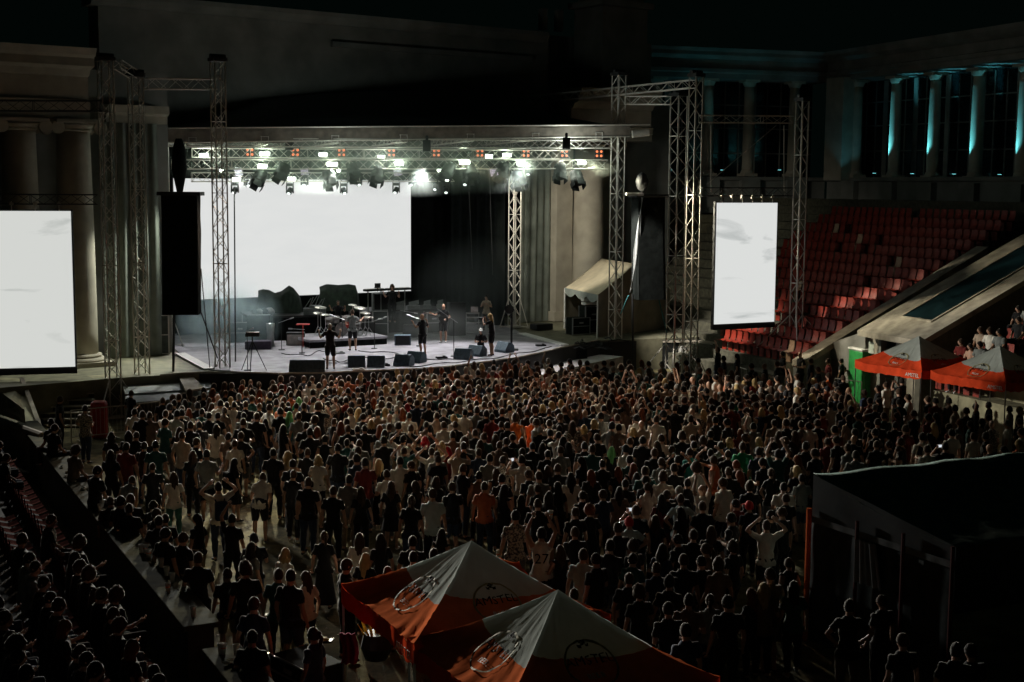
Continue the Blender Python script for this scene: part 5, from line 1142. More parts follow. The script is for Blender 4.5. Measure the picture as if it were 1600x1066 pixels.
def skirt_arrays(T, hem):
    b = MB(); n = 24
    b.grid(lambda u, v: Vector((math.cos(u*6.2832)*(.15+(.09 if hem > .3 else .12)*v+.012*math.sin(u*50)*v), math.sin(u*6.2832)*(.118+.08*v+.012*math.cos(u*44)*v), 1.06-(1.06-hem)*v)), n, 8); return mbtri(b)
def hair_arrays(kind, T, seed=0):
    hc, HM = T['hc'], T['HM']; b = MB(); n, m = 18, 10
    def P(p): return hc+HM @ Vector(p)
    if kind == 'bald': return None
    grow = {'short': 1.045, 'long': 1.10, 'pony': 1.08, 'curly': 1.35, 'crop': 1.035, 'cap': 1.10, 'mid': 1.13}[kind]
    vs = []; fs = []
    for j in range(m+1):
        ph = math.pi*.66*j/m
        for k in range(n):
            t = 2*math.pi*k/n; front_ = max(0, math.sin(t)); p2 = ph*(1-.42*front_**2)
            d = Vector((math.sin(p2)*math.cos(t), math.sin(p2)*math.sin(t), math.cos(p2))); nz = 1+(.12 if kind == 'curly' else .05)*noise.noise(d*(6 if kind == 'curly' else 4)+Vector((seed, 0, 0)))*2
            gz = grow*nz; vs.append(P((d.x*.080*gz, d.y*.100*gz-.008, d.z*.121*gz+.003)))
    for j in range(m):
        for k in range(n): fs.append((j*n+k, (j+1)*n+k, (j+1)*n+(k+1) % n, j*n+(k+1) % n))
    b.add(vs, fs)
    if kind in ('long', 'mid'):
        Ln = .36 if kind == 'long' else .13
        def lf(u, v):
            a = math.pi*(1.0+u)+.0; x = math.cos(a)*(.092+.03*math.sin(v*3.0)+.012*math.sin(v*9+seed)); y = math.sin(a)*(.102+.035*math.sin(v*2.6))-.012
            wv = 1+.05*math.sin(u*30+v*3)
            q = P((0, 0, 0))+HM @ Vector((x*wv, y*wv, 0)); return Vector((q.x, q.y, hc.z+.03-(Ln+.05)*v+.02*math.sin(u*22)*v))
        b.grid(lf, 22, 8)
        b.grid(lambda u, v: lf(u, v)*1+Vector((-(lf(u, v).x-hc.x)*.18, -(lf(u, v).y-hc.y)*.18, 0)), 16, 6)
    if kind == 'pony':
        b.ball(P((0, -.115, .045)), .042, 8, 6); capsule_rings(b, [P((0, -.12, .04)), P((0, -.16, -.03)), P((0, -.14, -.14)), P((0, -.11, -.24))], [.03, .036, .03, .008], n=8)
    if kind == 'cap': b.hull([P((-.07, .08, .05)), P((.07, .08, .05)), P((.055, .18, .035)), P((-.055, .18, .035))], (0, 0, .012))
    return mbtri(b)

TPL = {}
for pose, seeds in (('stand', (1, 2, 3)), ('walk', (4,)), ('front', (5, 6)), ('phone', (7,)), ('up', (8,)), ('head', (9,)), ('hips', (10,)), ('oneup', (11,)), ('drink', (12, 13)), ('bend', (14,)), ('sit', (15, 16)), ('sitd', (17,)), ('guitar', (18,)), ('camera', (19,)), ('clap', (20,)), ('sing', (21,)), ('point', (22,))):
    for s in seeds:
        for fem in ((False, True) if pose in ('stand', 'front') else (s % 2 == 0,)): TPL.setdefault(pose, []).append(make_template(pose, s, fem))
_mc = {}
def part_mesh(T, part):
    key = (id(T), part)
    if key not in _mc:
        if part == 'body': v, f, mi = body_arrays(T); mats = [M['skin'], M['shoe'], M['feat']]
        else:
            mi = None
            if part == 'shirt': v, f = shirt_arrays(T)
            elif part == 'tank': v, f = shirt_arrays(T, True)
            elif part == 'shorts': v, f = trouser_arrays(T, True)
            elif part == 'trousers': v, f = trouser_arrays(T, False)
            elif part == 'dress': v, f = skirt_arrays(T, .14)
            elif part == 'skirt': v, f = skirt_arrays(T, .52)
            else:
                v, f = hair_arrays(part[5:], T, len(_mc))
            mi = np.zeros(len(f), int); mats = [M['shoe']]
        _mc[key] = np_mesh(part.split('_')[0], v, f, mi, mats)
    return _mc[key]
HAIRDEF = {'s': ('short', 'kb'), 'l': ('long', 'kb'), 'L': ('long', 'y'), 'R': ('long', 'o'), 'c': ('curly', 'b'), 'B': ('bald', 'k'), 'h': ('cap', 'C'), 'd': ('cap', 'R'), 'P': ('pony', 'b'), 'y': ('mid', 'y'), 'v': ('long', 'v'), 'o': ('short', 'o'), 'm': ('short', 'g'), 'r': ('mid', 'r'), 'C': ('curly', 'o'), 'H': ('cap', 'W')}
HN = {'s': 'short dark hair', 'l': 'long dark hair', 'L': 'long blond hair', 'R': 'long auburn hair', 'c': 'curly dark hair', 'B': 'shaved head', 'h': 'dark cap', 'd': 'red cap', 'P': 'ponytail', 'y': 'blond hair', 'v': 'green hair', 'o': 'short orange hair', 'm': 'short grey hair', 'r': 'bright red hair', 'C': 'orange curls', 'H': 'pale cap'}
PN = {'phone': 'phone raised', 'up': 'both arms up', 'head': 'hands on head', 'hips': 'hands on hips', 'oneup': 'one arm up', 'bend': 'bending forward', 'sit': 'seated', 'sitd': 'seated', 'drink': 'forearm raised', 'front': 'arms folded', 'walk': 'walking', 'stand': '', 'point': 'arm stretched out'}
def look(seed, hair):
    r = random.Random(seed); k, cs = HAIRDEF[hair]; c = {'C': 'ck', 'R': 'cr', 'W': 'cw'}.get(cs) or r.choice(cs); return k, HC[c]
PEOPLE = []
STG = Vector((-5, 60, 0))
def person(x, y, shirt='k', hair='s', pose=None, bottom=None, zfloor=0.0, face=None, scale=None, pos=None, seed=None, label=None, hz=None):
    PEOPLE.append(dict(x=x, y=y, shirt=shirt, hair=hair, pose=pose, bottom=bottom, z=zfloor, face=face, scale=scale, pos=pos, label=label, hz=hz, i=len(PEOPLE)))
def resolve(p):
    r = random.Random(p['i']*7+3); fem = p['hair'] in 'lLRPvrCy'
    if p['pose'] is None: p['pose'] = r.choices(['stand', 'front', 'drink', 'walk', 'hips', 'phone'], [60, 18, 8, 6, 4, 2])[0]
    opts = [t for t in TPL[p['pose']] if t['fem'] == fem] or TPL[p['pose']]
    p['T'] = r.choice(opts); s = p['scale'] or (r.uniform(.90, 1.01) if fem else r.uniform(.96, 1.09)); p['s'] = s
    top = p['T']['hc'].z+.125
    if p['pos'] is None:
        g0 = G(p['x'], p['y'], p['z']+top*s); p['pos'] = Vector((g0.x, g0.y, p['z']))
    d = STG-p['pos']; a = math.atan2(d.y, d.x)-math.pi/2
    if p['face'] is None: p['rz'] = a+r.gauss(0, .35)
    else: p['rz'] = p['face']
    o_ = Matrix.Rotation(p['rz'], 3, 'Z') @ (p['T']['hc']*s)
    if p['pose'] in ('bend', 'sit', 'sitd') and p.get('hz') is None: p['pos'] = p['pos']-Vector((o_.x, o_.y, 0))
    if p['bottom'] is None: p['bottom'] = r.choices(['k', 'n', 'sk', 'sg', 'sb', 'b', 'g', 'sn'], [30, 22, 12, 8, 6, 6, 8, 6])[0] if not fem else r.choices(['k', 'n', 'D', 'S', 'sn', 'w', 'g'], [28, 20, 10, 10, 12, 4, 8])[0]
    if p['pose'] in ('sit', 'sitd', 'bend', 'walk') and p['bottom'] in 'DS': p['bottom'] = 'k'
    p['k'], p['hm'] = look(p['i'], p['hair']); p['skin'] = r.choice(SK)
def garments(p):
    out = []; sh = p['shirt']; tank = False
    if sh != 's': out.append(('tank' if sh in 'o' or (p['i'] % 9 == 0 and p['T']['fem']) else 'shirt', SH[sh][1]))
    bt = p['bottom']
    if bt == 'D': out.append(('dress', SH[sh][1] if sh != 's' else SH['k'][1]))
    elif bt == 'S': out.append(('skirt', SH[sh][1]))
    elif bt[0] == 's': out.append(('shorts', TR_[bt[1]]))
    else: out.append(('trousers', TR_[bt]))
    if p['k'] != 'bald': out.append(('hair_'+p['k'], p['hm']))
    return out
def setmat(o, i, m): o.material_slots[i].link = 'OBJECT'; o.material_slots[i].material = m
def spawn(p):
    o = bpy.data.objects.new('person', part_mesh(p['T'], 'body')); sc.collection.objects.link(o); o.location = p['pos']; o.rotation_euler = (0, 0, p['rz']); o.scale = (p['s'],)*3
    setmat(o, 0, p['skin']); 
    if p['i'] % 4 == 0: setmat(o, 1, M['shoew'])
    for part, m in garments(p):
        nm = {'tank': 'tank_top', 'shirt': 'shirt', 'hair_cap': 'cap'}.get(part, part.split('_')[0])
        c = bpy.data.objects.new(nm, part_mesh(p['T'], part)); sc.collection.objects.link(c); c.parent = o; setmat(c, 0, m)
    p['obj'] = o; return o
def crowd_tile(ox, oy, txt, sc_=5.33, **kw):
    for e_ in txt.split(';'):
        e_ = e_.split()
        if len(e_) < 4: continue
        x, y = ox+float(e_[0])/sc_, oy+float(e_[1])/sc_
        po = None if len(e_) < 5 or e_[4] == '-' else e_[4]
        person(x, y, e_[2], e_[3], po, e_[5] if len(e_) > 5 else None, **kw)
# spectators read off the photograph tile by tile: x y shirt hair pose bottom
crowd_tile(150, 620, """555 5 k s;845 45 k h;1035 25 w s phone;1120 0 w L;1150 40 w s stand k;1245 35 k s;1360 10 o R;1440 60 w s;1535 90 k s;1560 0 k s;320 95 w s;385 115 k s;445 125 b s front;578 110 w s;672 110 w s;712 105 k h;
575 180 t s;785 205 k s;860 205 k s;940 130 k s;1015 130 k s;1000 230 w l stand g;1230 130 g s;1335 130 k s;1225 180 k s;1205 290 k s;1410 185 k l stand D;1555 230 k l;120 295 k l;265 285 k l;335 290 k s;250 380 r s stand n;
400 375 k s;495 365 t s;690 255 k l;715 290 p s;835 340 k s;1100 300 b s;1155 360 w s stand k;120 445 k l;470 550 k s stand k;800 450 k l;920 440 g s drink sk;1150 515 k l stand S;645 630 w l stand t;300 660 g s bend k;1020 710 w s head n;1390 630 w s bend sk;
120 830 k s;203 825 k s;285 810 k s;475 865 k s;500 930 k s;520 990 k s;575 975 k s;1590 455 k L""")
crowd_tile(150, 780, "850 125 k l stand sb;1130 125 k s oneup k;1315 285 k h;1290 360 g l;850 440 k s;1095 575 k s;1245 530 k c;1515 580 t s stand k;1575 410 w y;275 35 k s;520 140 k s;575 235 k s;725 275 k s")
crowd_tile(430, 620, """195 5 G v;320 0 w s;500 0 w s;590 0 r s;700 10 k s;820 10 k R;880 40 k c;1125 0 k s;1180 25 n s;40 95 k s;115 125 t v;195 130 g s;245 100 k l;330 165 g c;435 85 k l;525 60 k l;690 95 b L;775 50 k s;730 140 k s phone;953 140 g B;1115 130 w s;1100 60 r r;1240 30 k s;
1280 40 k s;1345 130 p s;1450 40 k s;1535 15 b c;1490 150 w y;1580 100 w s;485 180 k s;545 205 b R;595 180 k s;800 190 k y;65 235 k l;255 210 k s;290 260 k s;350 250 k R;605 235 k s;685 240 k s;745 235 k s;870 235 k R;950 220 k s;1025 210 k s;1130 230 k s;1260 205 b s;
1290 235 k l;1405 205 w s;1500 205 k s;415 320 k s;600 350 t s point;700 355 g s;910 275 g s;905 330 k s;1065 320 w s head;1250 330 k r head;1390 375 k L;1480 285 b s;1570 375 k s;1580 345 g c;520 390 k s;690 415 k s;1075 420 t s head;1305 425 w s head;1440 420 r r;
1355 490 k s;1350 455 g s;105 455 p L;265 430 k s;355 490 w y stand k;680 475 n s;750 510 r s;860 520 k L;1040 500 w s;1140 535 k s;145 520 k s;145 610 k s stand k;270 670 k s;290 690 w s stand w;750 560 k l;930 610 w s;610 650 g s stand b;480 745 k s stand k;715 755 k l;
965 705 k l stand S;1170 705 k l;1130 825 k P;1340 665 k l;1310 765 W s stand k;1560 560 k s""")
crowd_tile(430, 780, "405 270 k P stand D;700 285 w l;880 290 k l;1145 305 k s;1385 250 k l;590 495 k s stand k;750 450 k L;935 565 k R;1150 435 k s;1320 410 k s;125 585 k s;260 605 w l stand k;1550 390 k s")
crowd_tile(710, 620, """120 15 k s;185 30 k s;300 40 g s;265 110 k s;395 95 k s;315 140 r s;185 80 g s;545 45 k s;595 20 w s stand k;640 15 k s;735 65 k y;510 145 o c;970 5 k B;925 80 k s;980 120 k L;885 140 k s;685 180 w s stand k;645 170 o s;790 190 w s;870 290 w s phone;875 235 k s;985 205 f l;
1090 105 n B;1120 25 k s;1155 75 k s;1245 70 g s;1225 130 g s;1165 190 k y;1340 95 r s;1405 15 k s;1485 15 k R;1360 145 w s;1545 60 k s;1520 150 w h;1310 210 g h;1370 225 b s;1310 415 k v;1465 340 k s;1570 330 k s;1430 400 w h;175 270 k s;390 205 k s;445 210 k s;490 310 k s;
430 340 k s;70 380 k s;215 360 k l;375 370 b s;205 430 n s;565 425 k s;735 385 k l;775 445 k s;885 410 g s;950 380 k l;1085 375 k s;1150 395 t s;1190 305 k s;295 475 g s;565 485 w s phone;1060 500 k l;1235 525 k s;1140 610 k R;1365 585 k R;350 600 k l stand k;625 610 k s;705 620 g s;
865 560 k s;1590 580 t s;1595 660 k s;560 820 k l;780 790 k l;695 850 k s drink;1070 785 k P;1245 775 n s stand k;1375 750 b l;510 945 f s;1010 920 k s;1130 905 k C;1510 905 k s;1460 1000 W d;1365 1045 k s""")
crowd_tile(710, 780, "725 235 w s up k;1005 230 k s;1070 415 W s;1185 450 k s;1000 745 k s")
crowd_tile(990, 620, """65 60 k s;195 0 k s;285 0 b s;250 115 k h;190 155 w s stand n;345 65 k s;425 0 k s;490 0 k s;480 155 p s point;585 105 f L;665 65 b s;825 0 G s;845 115 k l;960 25 k s;1085 30 r s;1150 75 k s;1225 75 k L;1305 0 k s;1410 0 k s;1550 0 k s;1575 110 r s;80 325 k s;235 315 w s;405 295 k c;
505 370 k s;685 165 k s;645 280 k s;790 180 k s;940 90 w s;890 270 r R;1175 190 b s;1275 185 k s;1210 285 k l;1345 285 k l;1400 200 g s;1465 215 w s;1535 190 k s;730 375 g s;910 380 G s;1045 340 k y;1270 335 n s;1435 375 k s;1520 435 k s;1300 445 k s;175 430 k s;325 410 k s;
370 490 k s head;475 430 T s;645 435 k s head;680 490 O s point;790 445 k s;1045 420 n s;1125 410 w s;860 530 k o;525 550 w c;105 580 t s;340 555 k s;1085 510 k s;115 660 k s;450 680 k s;755 675 w s;970 710 k c;235 815 r l;280 780 k s;395 810 W s hips k;575 870 k s;25 905 k s;860 855 r s;
965 870 k d;825 970 k s;1150 945 k s;1240 920 k s;1270 810 k s;1405 645 g s""")
crowd_tile(990, 780, "500 255 k s;380 295 k s;1110 175 w s head;1085 700 b L;990 745 k R;790 805 k s stand k;295 860 k s")
crowd_tile(1000, 866, "385 575 n s")
crowd_tile(1100, 680, "630 710 k s;770 690 k s;860 855 k s;1090 895 k s;1155 900 k s", 2.762)
crowd_tile(1250, 560, """80 0 k s;205 0 r s;300 0 k s;135 60 k s;205 105 o l stand n;310 120 k s;95 210 k s;90 255 r y;30 250 k s;220 310 w s;165 365 r s;125 435 g s;70 460 w s;320 375 n s;250 480 r s;370 340 k s;395 500 k s;350 405 p l;460 225 n s;500 280 r s;560 190 k s;620 170 w s;570 285 k l;
710 290 t s front;710 215 k s;775 255 w s;730 140 k s;815 370 k s;485 450 k s;555 430 k s;755 475 r s;875 530 w s;890 540 k s;975 390 k l;925 395 r s;1110 330 p s walk b;1065 280 b s;920 270 k s;970 280 r s;1240 530 w s;1350 400 b s;1300 430 p l;1190 350 k s;1500 340 p s;1570 430 k s;
1590 500 w s;1355 310 k s;200 570 r s;270 555 k s;345 610 g s;50 595 k s;110 645 k s;400 660 g s;540 500 k s;550 590 k s;640 590 k s;730 570 k s;910 620 w s""", 4.571)
# along the right wall and near the left towers
crowd_tile(930, 460, "830 355 k s up;870 415 k s;960 400 k l;1060 465 k s;1150 465 k B;1270 385 k s front;1390 385 k B front;1460 430 k s;700 430 p s;620 445 k s stand k;1235 450 k s;1305 510 p l;1370 535 w s;1580 530 k s", 4.324)
person(92, 619, 'k', 's', 'stand', 'k'); person(132, 633, 'f', 's', 'front', 'n'); person(204, 610, 'k', 's', 'front', 'k')
NCROWD = len(PEOPLE)
# far front rows filled to the density of the photograph
taken = [(p['x'], p['y']) for p in PEOPLE]; cols = 'kkkkkkkkwwwgpbrntOf'; hs = 'sssssslllcRLyPBhm'
r9 = random.Random(42)
def fill(x0, x1, y0f, y1f, n, tries=12000, sep=1.0, near=False):
    c = 0
    for _ in range(tries):
        if c >= n: break
        x = r9.uniform(x0, x1); ya, yb = y0f(x), y1f(x); y = r9.uniform(ya, yb)
        if all(abs(x-a)*sep > 11.5 or abs(y-b_)*sep > 7.5 for a, b_ in taken):
            taken.append((x, y)); c += 1; big = r9.random()
            if near: person(x, y, r9.choice('kkkkkgntb'), r9.choice('ssssllcPh'), r9.choice(['stand', 'stand', 'front', 'drink', 'walk'])); continue
            person(x, y, r9.choice(cols), r9.choice(hs), 'phone' if big < .07 else 'oneup' if big < .10 else 'up' if big < .125 else 'head' if big < .14 else None)
def yfront(x): return float(np.interp(x, [240, 300, 350, 440, 560, 640, 700, 760, 830, 900, 950, 1000, 1090, 1160, 1240, 1330], [628, 604, 595, 588, 582, 574, 570, 562, 560, 560, 562, 560, 568, 580, 585, 600]))
fill(262, 1330, yfront, lambda x: 630, 330)
fill(262, 1330, yfront, lambda x: 640, 60, sep=1.25)
fill(700, 1250, lambda x: 630, lambda x: 760, 45, 6000, .95)
fill(330, 545, lambda x: 870, lambda x: 1010, 3, 4000, .45, True)
fill(980, 1255, lambda x: 820, lambda x: 935, 13, 4000, .45, True)
fill(870, 1120, lambda x: 790, lambda x: 880, 9, 4000, .45, True)
fill(210, 430, lambda x: 700, lambda x: 760, 1, 4000, .6, True)
fill(1330, 1600, lambda x: 625, lambda x: 700, 22, 4000, .9)
# people seated on the left terrace and on the wall
SEATED = []
r8 = random.Random(11)
tz = lambda i: .35+.42*i
seat_list = [(35, 930), (20, 952), (62, 958), (40, 865), (60, 880), (52, 842), (100, 866), (114, 878), (125, 898), (150, 912), (85, 922), (100, 945), (115, 960), (160, 955), (175, 968), (205, 997), (262, 990), (235, 1046), (15, 985), (30, 1012), (70, 1000), (130, 1005),
             (8, 900), (70, 812), (55, 1040), (100, 1030), (160, 1020), (190, 1040), (5, 1040), (24, 690), (8, 664), (38, 706), (300, 1050), (140, 1050), (60, 905), (180, 925)]
for k, (x, y) in enumerate(seat_list):
    # which terrace row does the seated head fall on
    best = None
    for i in range(0, 7):
        g1 = G(x, y, tz(i)+1.30); n_ = (Vector((g1.x, g1.y, 0))-Vector((w0.x, w0.y, 0))).dot(LN); want = 1.2+.95*i+.35
        if best is None or abs(n_-want) < best[0]: best = (abs(n_-want), i, (Vector((g1.x, g1.y, 0))-Vector((w0.x, w0.y, 0))).dot(LD), want)
    _, i, s, want = best; hair = {12: 'R', 16: 'R', 15: 'l', 9: 'l'}.get(k, r8.choice('ssssclkl'.replace('k', 's'))); 
    person(x, y, r8.choice('kkkkgnk'), hair, r8.choice(['sit', 'sit', 'sitd']), r8.choice(['k', 'n']), pos=LT(s, want+.16, tz(i)-.0), face=math.atan2(-LN.y, -LN.x)-math.pi/2+r8.uniform(-.2, .5), label='T')
for (x, y, sh, h, s_) in ((84, 658, 'k', 's', 0), (104, 700, 'b', 'c', 0), (146, 735, 'k', 's', 0), (78, 664, 'k', 's', .1)):
    g1 = G(x, y, 1.2+.83); s = (Vector((g1.x, g1.y, 0))-Vector((w0.x, w0.y, 0))).dot(LD)
    person(x, y, sh, h, 'sit', 'k', pos=LT(s+s_, .30, 1.20-.47), face=math.atan2(LD.y, LD.x)-math.pi/2+2.0 if x != 84 else math.atan2(V.y, V.x)-1.2, label='W')
for (x, y) in ((174, 842), (246, 920)):
    i = 0; g1 = G(x, y, tz(0)+1.3); s = (Vector((g1.x, g1.y, 0))-Vector((w0.x, w0.y, 0))).dot(LD)
    person(x, y, 'k', 'c', 'sitd', 'k', pos=LT(s, 1.5, tz(0)), face=math.atan2(-LN.y, -LN.x)-math.pi/2+.3, label='T')
# seated on the far right stand
for (x, y, sh) in ((1478, 530, 'r'), (1494, 522, 's'), (1519, 536, 'g'), (1528, 526, 'p'), (1541, 507, 'w'), (1566, 517, 'g'), (1580, 466, 'k'), (1597, 470, 'g'), (1590, 500, 'k'), (1505, 545, 'k')):
    best = min(FRS, key=lambda q: (lambda pr_: (pr_[0]-x)**2+(pr_[1]-y)**2)(proj(q[2]+Z*1.28)))
    i, j, p_ = best; FRS.remove(best)
    person(x, y, sh, 's', 'sit', 'k', pos=p_, face=math.atan2(-A.y, -A.x)-math.pi/2+.2, label='R')
# ------- performers and crew on the stage
def actor(x, yfoot, z, shirt, hair, pose, bottom, face, label, scale=1.0):
    person(x, yfoot, shirt, hair, pose, bottom, pos=G(x, yfoot, z), face=face, label=label, scale=scale)
NS = len(PEOPLE)
actor(516, 577, 1.5, 'k', 'm', 'sing', 'sk', .2, 'front singer in black with pale hair standing at the stage edge, back to camera')
actor(551, 548, 1.5, 'g', 's', 'guitar', 'sk', .3, 'musician in grey sleeveless top and dark shorts before the drum riser')
actor(660, 557, 1.5, 'k', 'B', 'sing', 'sk', .9, 'bald musician in long black top at centre stage, arms spread')
actor(693, 536, 1.5, 'k', 'B', 'guitar', 'sk', 3.0, 'bald bass player in black standing further back beside the amplifier')
actor(768, 556, 1.5, 'k', 'L', 'camera', 'sk', 1.3, 'long haired photographer in black t-shirt and shorts aiming camera across the stage')
actor(760, 517, 1.5, 'p', 's', 'clap', 'k', 2.8, 'crew member in pale pink top clapping before the black side curtain')
actor(613, 505, 2.2, 'k', 'c', 'sing', 'k', 2.8, 'musician with big dark curls behind the right riser')
person(543, 466, 'k', 's', 'sing', 'k', pos=onr(r3, .15, 1.85, .36), face=3.0, label='drummer with short hair sitting behind the silver drum kit', scale=.86)
person(800, 551, 'k', 'H', 'front', 'k', pos=G(751, 574, .82), face=3.0, label='security man in black at the stage foot facing the crowd', scale=.95)
NE = len(PEOPLE)

for p in PEOPLE: resolve(p)
# the nearest ones become individuals, the rest of the far rows one mass
seated_all = [p for p in PEOPLE if p['label']]
crowd_ = [p for p in PEOPLE if not p['label']]
crowd_.sort(key=lambda p: p['pos'].y)
NIND = 300-len(seated_all)
ind, mass = crowd_[:NIND], crowd_[NIND:]
LATB = [(330, 'by left towers'), (560, 'left of centre'), (800, 'at centre'), (1010, 'right of centre'), (1190, 'under right speakers'), (1330, 'near right wall'), (1700, 'by red canopies')]
DEPB = [(650, 'front crowd'), (700, 'middle crowd'), (760, 'rear crowd'), (850, 'loose crowd'), (1100, 'nearest crowd')]
def lat(x): return next(t for b_, t in LATB if x < b_)
def dep(y): return next(t for b_, t in DEPB if y < b_)
groups = {}
for p in ind:
    x, y = proj(p['pos']+Z*p['s']*1.7); key = '%s, %s%s, %s %s' % (HN[p['hair']], SH[p['shirt']][0], (', '+PN[p['pose']]) if PN.get(p['pose']) else '', dep(y), lat(x)); p['px'] = x; groups.setdefault(key, []).append(p)
for p in seated_all:
    if p['label'] in 'TWR':
        x, y = proj(p['pos']+Z*1.2); p['px'] = x; where = {'T': 'seated on the left terrace', 'W': 'seated on the concrete wall', 'R': 'seated behind the red canopies'}[p['label']]
        if p['label'] == 'T': where += ', lower rows' if y > 960 else ', upper rows' if y < 880 else ''
        groups.setdefault('%s, %s, %s' % (HN[p['hair']], SH[p['shirt']][0], where), []).append(p)
NUMW = ['zero', 'one', 'two', 'three', 'four', 'five', 'six', 'seven', 'eight', 'nine', 'ten', 'eleven', 'twelve']
for key, ps in groups.items():
    ps.sort(key=lambda p: p['px'])
    for i, p in enumerate(ps):
        o = spawn(p); n = len(ps); lb = key if n == 1 else key+', '+ordw(i, n)+(' of '+(NUMW[n] if n < 13 else str(n)) if n > 2 else '')
        if len(lb.split()) > 16: lb = key+', '+ordw(i, n)
        lb = ' '.join(lb.split()[:16]) if n == 1 else lb
        tag(o, lb, 'person', 'spectators' if p['label'] is None else 'seated spectators')
for p in PEOPLE[NS:NE]:
    o = spawn(p); tag(o, p['label'], 'person')
# front-row mass
pal = []; pidx = {}
def pm_(m):
    if m.name not in pidx: pidx[m.name] = len(pal); pal.append(m)
    return pidx[m.name]
lowc = {}
def low(T, part):
    key = (id(T), part)
    if key not in lowc:
        me = part_mesh(T, part).copy(); o = bpy.data.objects.new('t', me); sc.collection.objects.link(o); dc = o.modifiers.new('d', 'DECIMATE'); dc.ratio = .5 if len(me.polygons) > 1500 else .8
        m2 = bpy.data.meshes.new_from_object(o.evaluated_get(bpy.context.evaluated_depsgraph_get())); bpy.data.objects.remove(o)
        v = np.empty(len(m2.vertices)*3); m2.vertices.foreach_get('co', v); f = []; mi = []
        for q in m2.polygons:
            vv = tuple(q.vertices)
            for i in range(1, len(vv)-1): f.append((vv[0], vv[i], vv[i+1])); mi.append(q.material_index)
        lowc[key] = (v.reshape(-1, 3), np.array(f), np.array(mi)); bpy.data.meshes.remove(m2)
    return lowc[key]
VV, FF, MM = [], [], []; off = 0
for p in mass:
    Mx = np.array((Matrix.Rotation(p['rz'], 3, 'Z')*p['s'])); t = np.array(p['pos'])
    for part, m in [('body', None)]+garments(p):
        v, f, mi = low(p['T'], part); VV.append(v@Mx.T+t); FF.append(f+off); off += len(v)
        if m is None: lut = np.array([pm_(p['skin']), pm_(M['shoe']), pm_(M['feat'])]); MM.append(lut[mi])
        else: MM.append(np.full(len(f), pm_(m)))
if mass:
    me = np_mesh('crowd', np.vstack(VV), np.vstack(FF), np.concatenate(MM), pal)
    o = bpy.data.objects.new('front_crowd', me); sc.collection.objects.link(o); tag(o, 'densely packed front rows of the audience under the stage edge', 'crowd', kind='stuff')

# things people carry
def find(x, y):
    return min([p for p in ind], key=lambda p: (lambda q: (q[0]-x)**2+(q[1]-y)**2)(proj(p['pos']+Z*(p['T']['hc'].z+.12)*p['s'])))
def on(p, v): return p['pos']+Matrix.Rotation(p['rz'], 3, 'Z') @ (Vector(v)*p['s'])
def backpack(x, y, m, label):
    p = find(x, y); r_ = empty('backpack', on(p, (0, -.20, 1.0)), label, 'backpack', None, p['rz'])
    b = MB(); b.box((0, 0, .16), (.30, .16, .44)); b.build('bag', m, r_, bevel=.05); b = MB(); b.box((0, -.09, .08), (.22, .05, .2)); b.build('pocket', m, r_, bevel=.02)
    b = MB()
    for s in (-1, 1): b.path([Vector((s*.10, .06, .36)), Vector((s*.11, .18, .44)), Vector((s*.12, .32, .34)), Vector((s*.13, .30, .1))], .018)
    b.build('strap', m, r_)
backpack(341, 753, fab('navybag', (.015, .03, .07)), 'navy backpack on the back of the person photographing left of centre')
backpack(485, 749, M['blackcloth'], 'black backpack on the person in the pale dress')
backpack(366, 688, M['blackcloth'], 'black backpack on a white shirt left of centre')
def held(p, side, what, label):
    E, Wr, s = p['T']['hands'][side]; q = Wr+(Wr-E).normalized()*.08
    if what == 'phone':
        b = MB(); b.box((0, 0, 0), (.15, .012, .08)); b.mi = 1; b.box((0, -.008, 0), (.135, .004, .07)); o = b.build('phone', [M['black'], E_phone]); tag(o, label, 'phone')
        q = (p['T']['hands'][0][1]+p['T']['hands'][1][1])/2+Vector((0, .06, .08))
    elif what == 'dslr':
        b = MB(); b.box((0, 0, 0), (.16, .08, .11)); b.lathe([(.04, 0), (.045, .14), (.04, .14)], (0, .04, 0), 12, (0, 1, 0)); o = b.build('photo_camera', M['black']); tag(o, label, 'camera'); q = (p['T']['hands'][0][1]+p['T']['hands'][1][1])/2+Vector((0, .06, .03))
    else:
        o = bpy.data.objects.new('beer_cup', CUPM); sc.collection.objects.link(o); tag(o, label, 'cup', 'held beer cups'); o.scale = (1.4,)*3; q = q-Z*.03
    o.location = on(p, q); o.rotation_euler = (0, 0, p['rz'])
ph_ = {}
for p in sorted(ind, key=lambda p: p['px']):
    if p['pose'] == 'phone': ph_.setdefault('raised lit phone, %s, %s, %s %s' % (HN[p['hair']], SH[p['shirt']][0], dep(proj(p['pos']+Z*1.7)[1]), lat(p['px'])), []).append(p)
for lb, ps in ph_.items():
    for i, p in enumerate(ps): held(p, 0, 'phone', lb+(', '+ordw(i, len(ps)) if len(ps) > 1 else ''))
for p, s, lb in ((find(840, 780), 1, 'beer cup raised by the person in black behind the number jersey'), (find(806, 797), 0, 'amber beer cup held low by the person in the patterned shirt'), (find(233, 723), 1, 'orange drink in hand near the left towers')):
    held(p, s, 'cup', lb)
ph = PEOPLE[NS+4]; held(ph, 0, 'dslr', 'black camera with long lens held by the stage photographer')
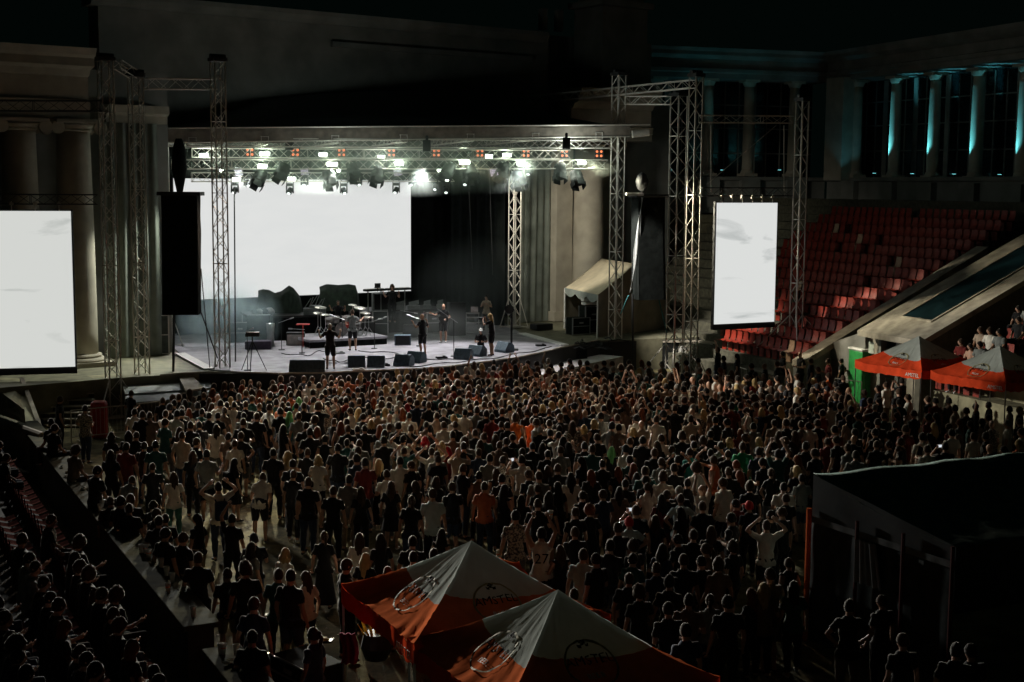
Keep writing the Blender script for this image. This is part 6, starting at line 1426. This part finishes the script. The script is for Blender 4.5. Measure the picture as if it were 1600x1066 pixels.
# guitars
for p, m, lb in ((PEOPLE[NS+3], M['black'], 'dark bass guitar held by the bald player'), (PEOPLE[NS+1], M['redp'], 'electric guitar held by the musician in grey')):
    r_ = empty('guitar', on(p, (0, .20, 1.08)), lb, 'guitar', None, p['rz'])
    b = MB(); b.lathe([(.05, -.02), (.16, -.02), (.16, .025), (.05, .025)], (-.1, 0, 0), 16, (0, 1, 0)); b.lathe([(.04, -.02), (.12, -.02), (.12, .025), (.04, .025)], (.06, 0, .04), 16, (0, 1, 0)); b.build('body', m, r_)
    b = MB(); b.box((.42, 0, .16), (.68, .02, .05), Vector((.95, 0, .28)).normalized(), (0, 1, 0)); b.box((.80, 0, .27), (.14, .02, .08), Vector((.95, 0, .28)).normalized(), (0, 1, 0)); b.build('neck', M['wood'], r_)
# number jersey print
p = find(845, 824); me = textmesh('27', .26, M['ink'], .002); o = bpy.data.objects.new('jersey_number', me); sc.collection.objects.link(o); o.parent = p['obj']; o.matrix_local = Matrix.Translation((0, -.165, 1.22)) @ Matrix.Rotation(math.pi/2, 4, 'X')

# ------------------------------------------------------------------ stage smoke
def smoke(name, label, c, size, dens, col):
    b = MB(); b.ball((0, 0, 0), 1, 20, 14); o = b.build(name, [], None, True); o.location = c; o.scale = size
    m = bpy.data.materials.new(name); m.use_nodes = True; t = m.node_tree; t.nodes.clear(); out = t.nodes.new('ShaderNodeOutputMaterial'); pv = t.nodes.new('ShaderNodeVolumePrincipled')
    pv.inputs['Color'].default_value = rgb(col); pv.inputs['Anisotropy'].default_value = .1
    tc = t.nodes.new('ShaderNodeTexCoord'); n = t.nodes.new('ShaderNodeTexNoise'); n.inputs['Scale'].default_value = 2.2; n.inputs['Detail'].default_value = 4
    ln = t.nodes.new('ShaderNodeVectorMath'); ln.operation = 'LENGTH'; mr_ = t.nodes.new('ShaderNodeMapRange'); mr_.inputs[1].default_value = 1; mr_.inputs[2].default_value = .2; mr_.inputs[3].default_value = 0; mr_.inputs[4].default_value = 1
    m2 = t.nodes.new('ShaderNodeMapRange'); m2.inputs[1].default_value = .38; m2.inputs[2].default_value = .65; m2.inputs[3].default_value = 0.1; m2.inputs[4].default_value = dens
    mu = t.nodes.new('ShaderNodeMath'); mu.operation = 'MULTIPLY'
    t.links.new(tc.outputs['Object'], ln.inputs[0]); t.links.new(ln.outputs['Value'], mr_.inputs[0]); t.links.new(tc.outputs['Object'], n.inputs['Vector']); t.links.new(n.outputs[0], m2.inputs[0])
    t.links.new(mr_.outputs[0], mu.inputs[0]); t.links.new(m2.outputs[0], mu.inputs[1]); t.links.new(mu.outputs[0], pv.inputs['Density']); t.links.new(pv.outputs[0], out.inputs['Volume'])
    o.data.materials.append(m); tag(o, label, 'smoke', kind='stuff')
if True:
    smoke('smoke', 'thin haze added around the rig strobes to give their halos', W(600, 255, 60.6), (10.5, 3.2, 1.5), .12, (.80, .92, .82))  # volume added so the strobes get a bloom-like halo
    smoke('smoke', 'bluish stage smoke drifting at the left of the deck', G(340, 548, 1.5)+Vector((0, 1.0, 1.3)), (2.7, 1.6, 2.1), 1.0, (.62, .82, .84))
    smoke('smoke', 'thin grey haze before the black backdrop at stage right', G(740, 520, 1.5)+Vector((0, .6, 2.2)), (3.4, 1.8, 2.6), .07, (.72, .8, .78))
    smoke('smoke', 'pale haze low behind the bald musicians', G(670, 535, 1.5)+Vector((0, .6, .7)), (3.6, 1.8, 1.3), .16, (.80, .85, .82))
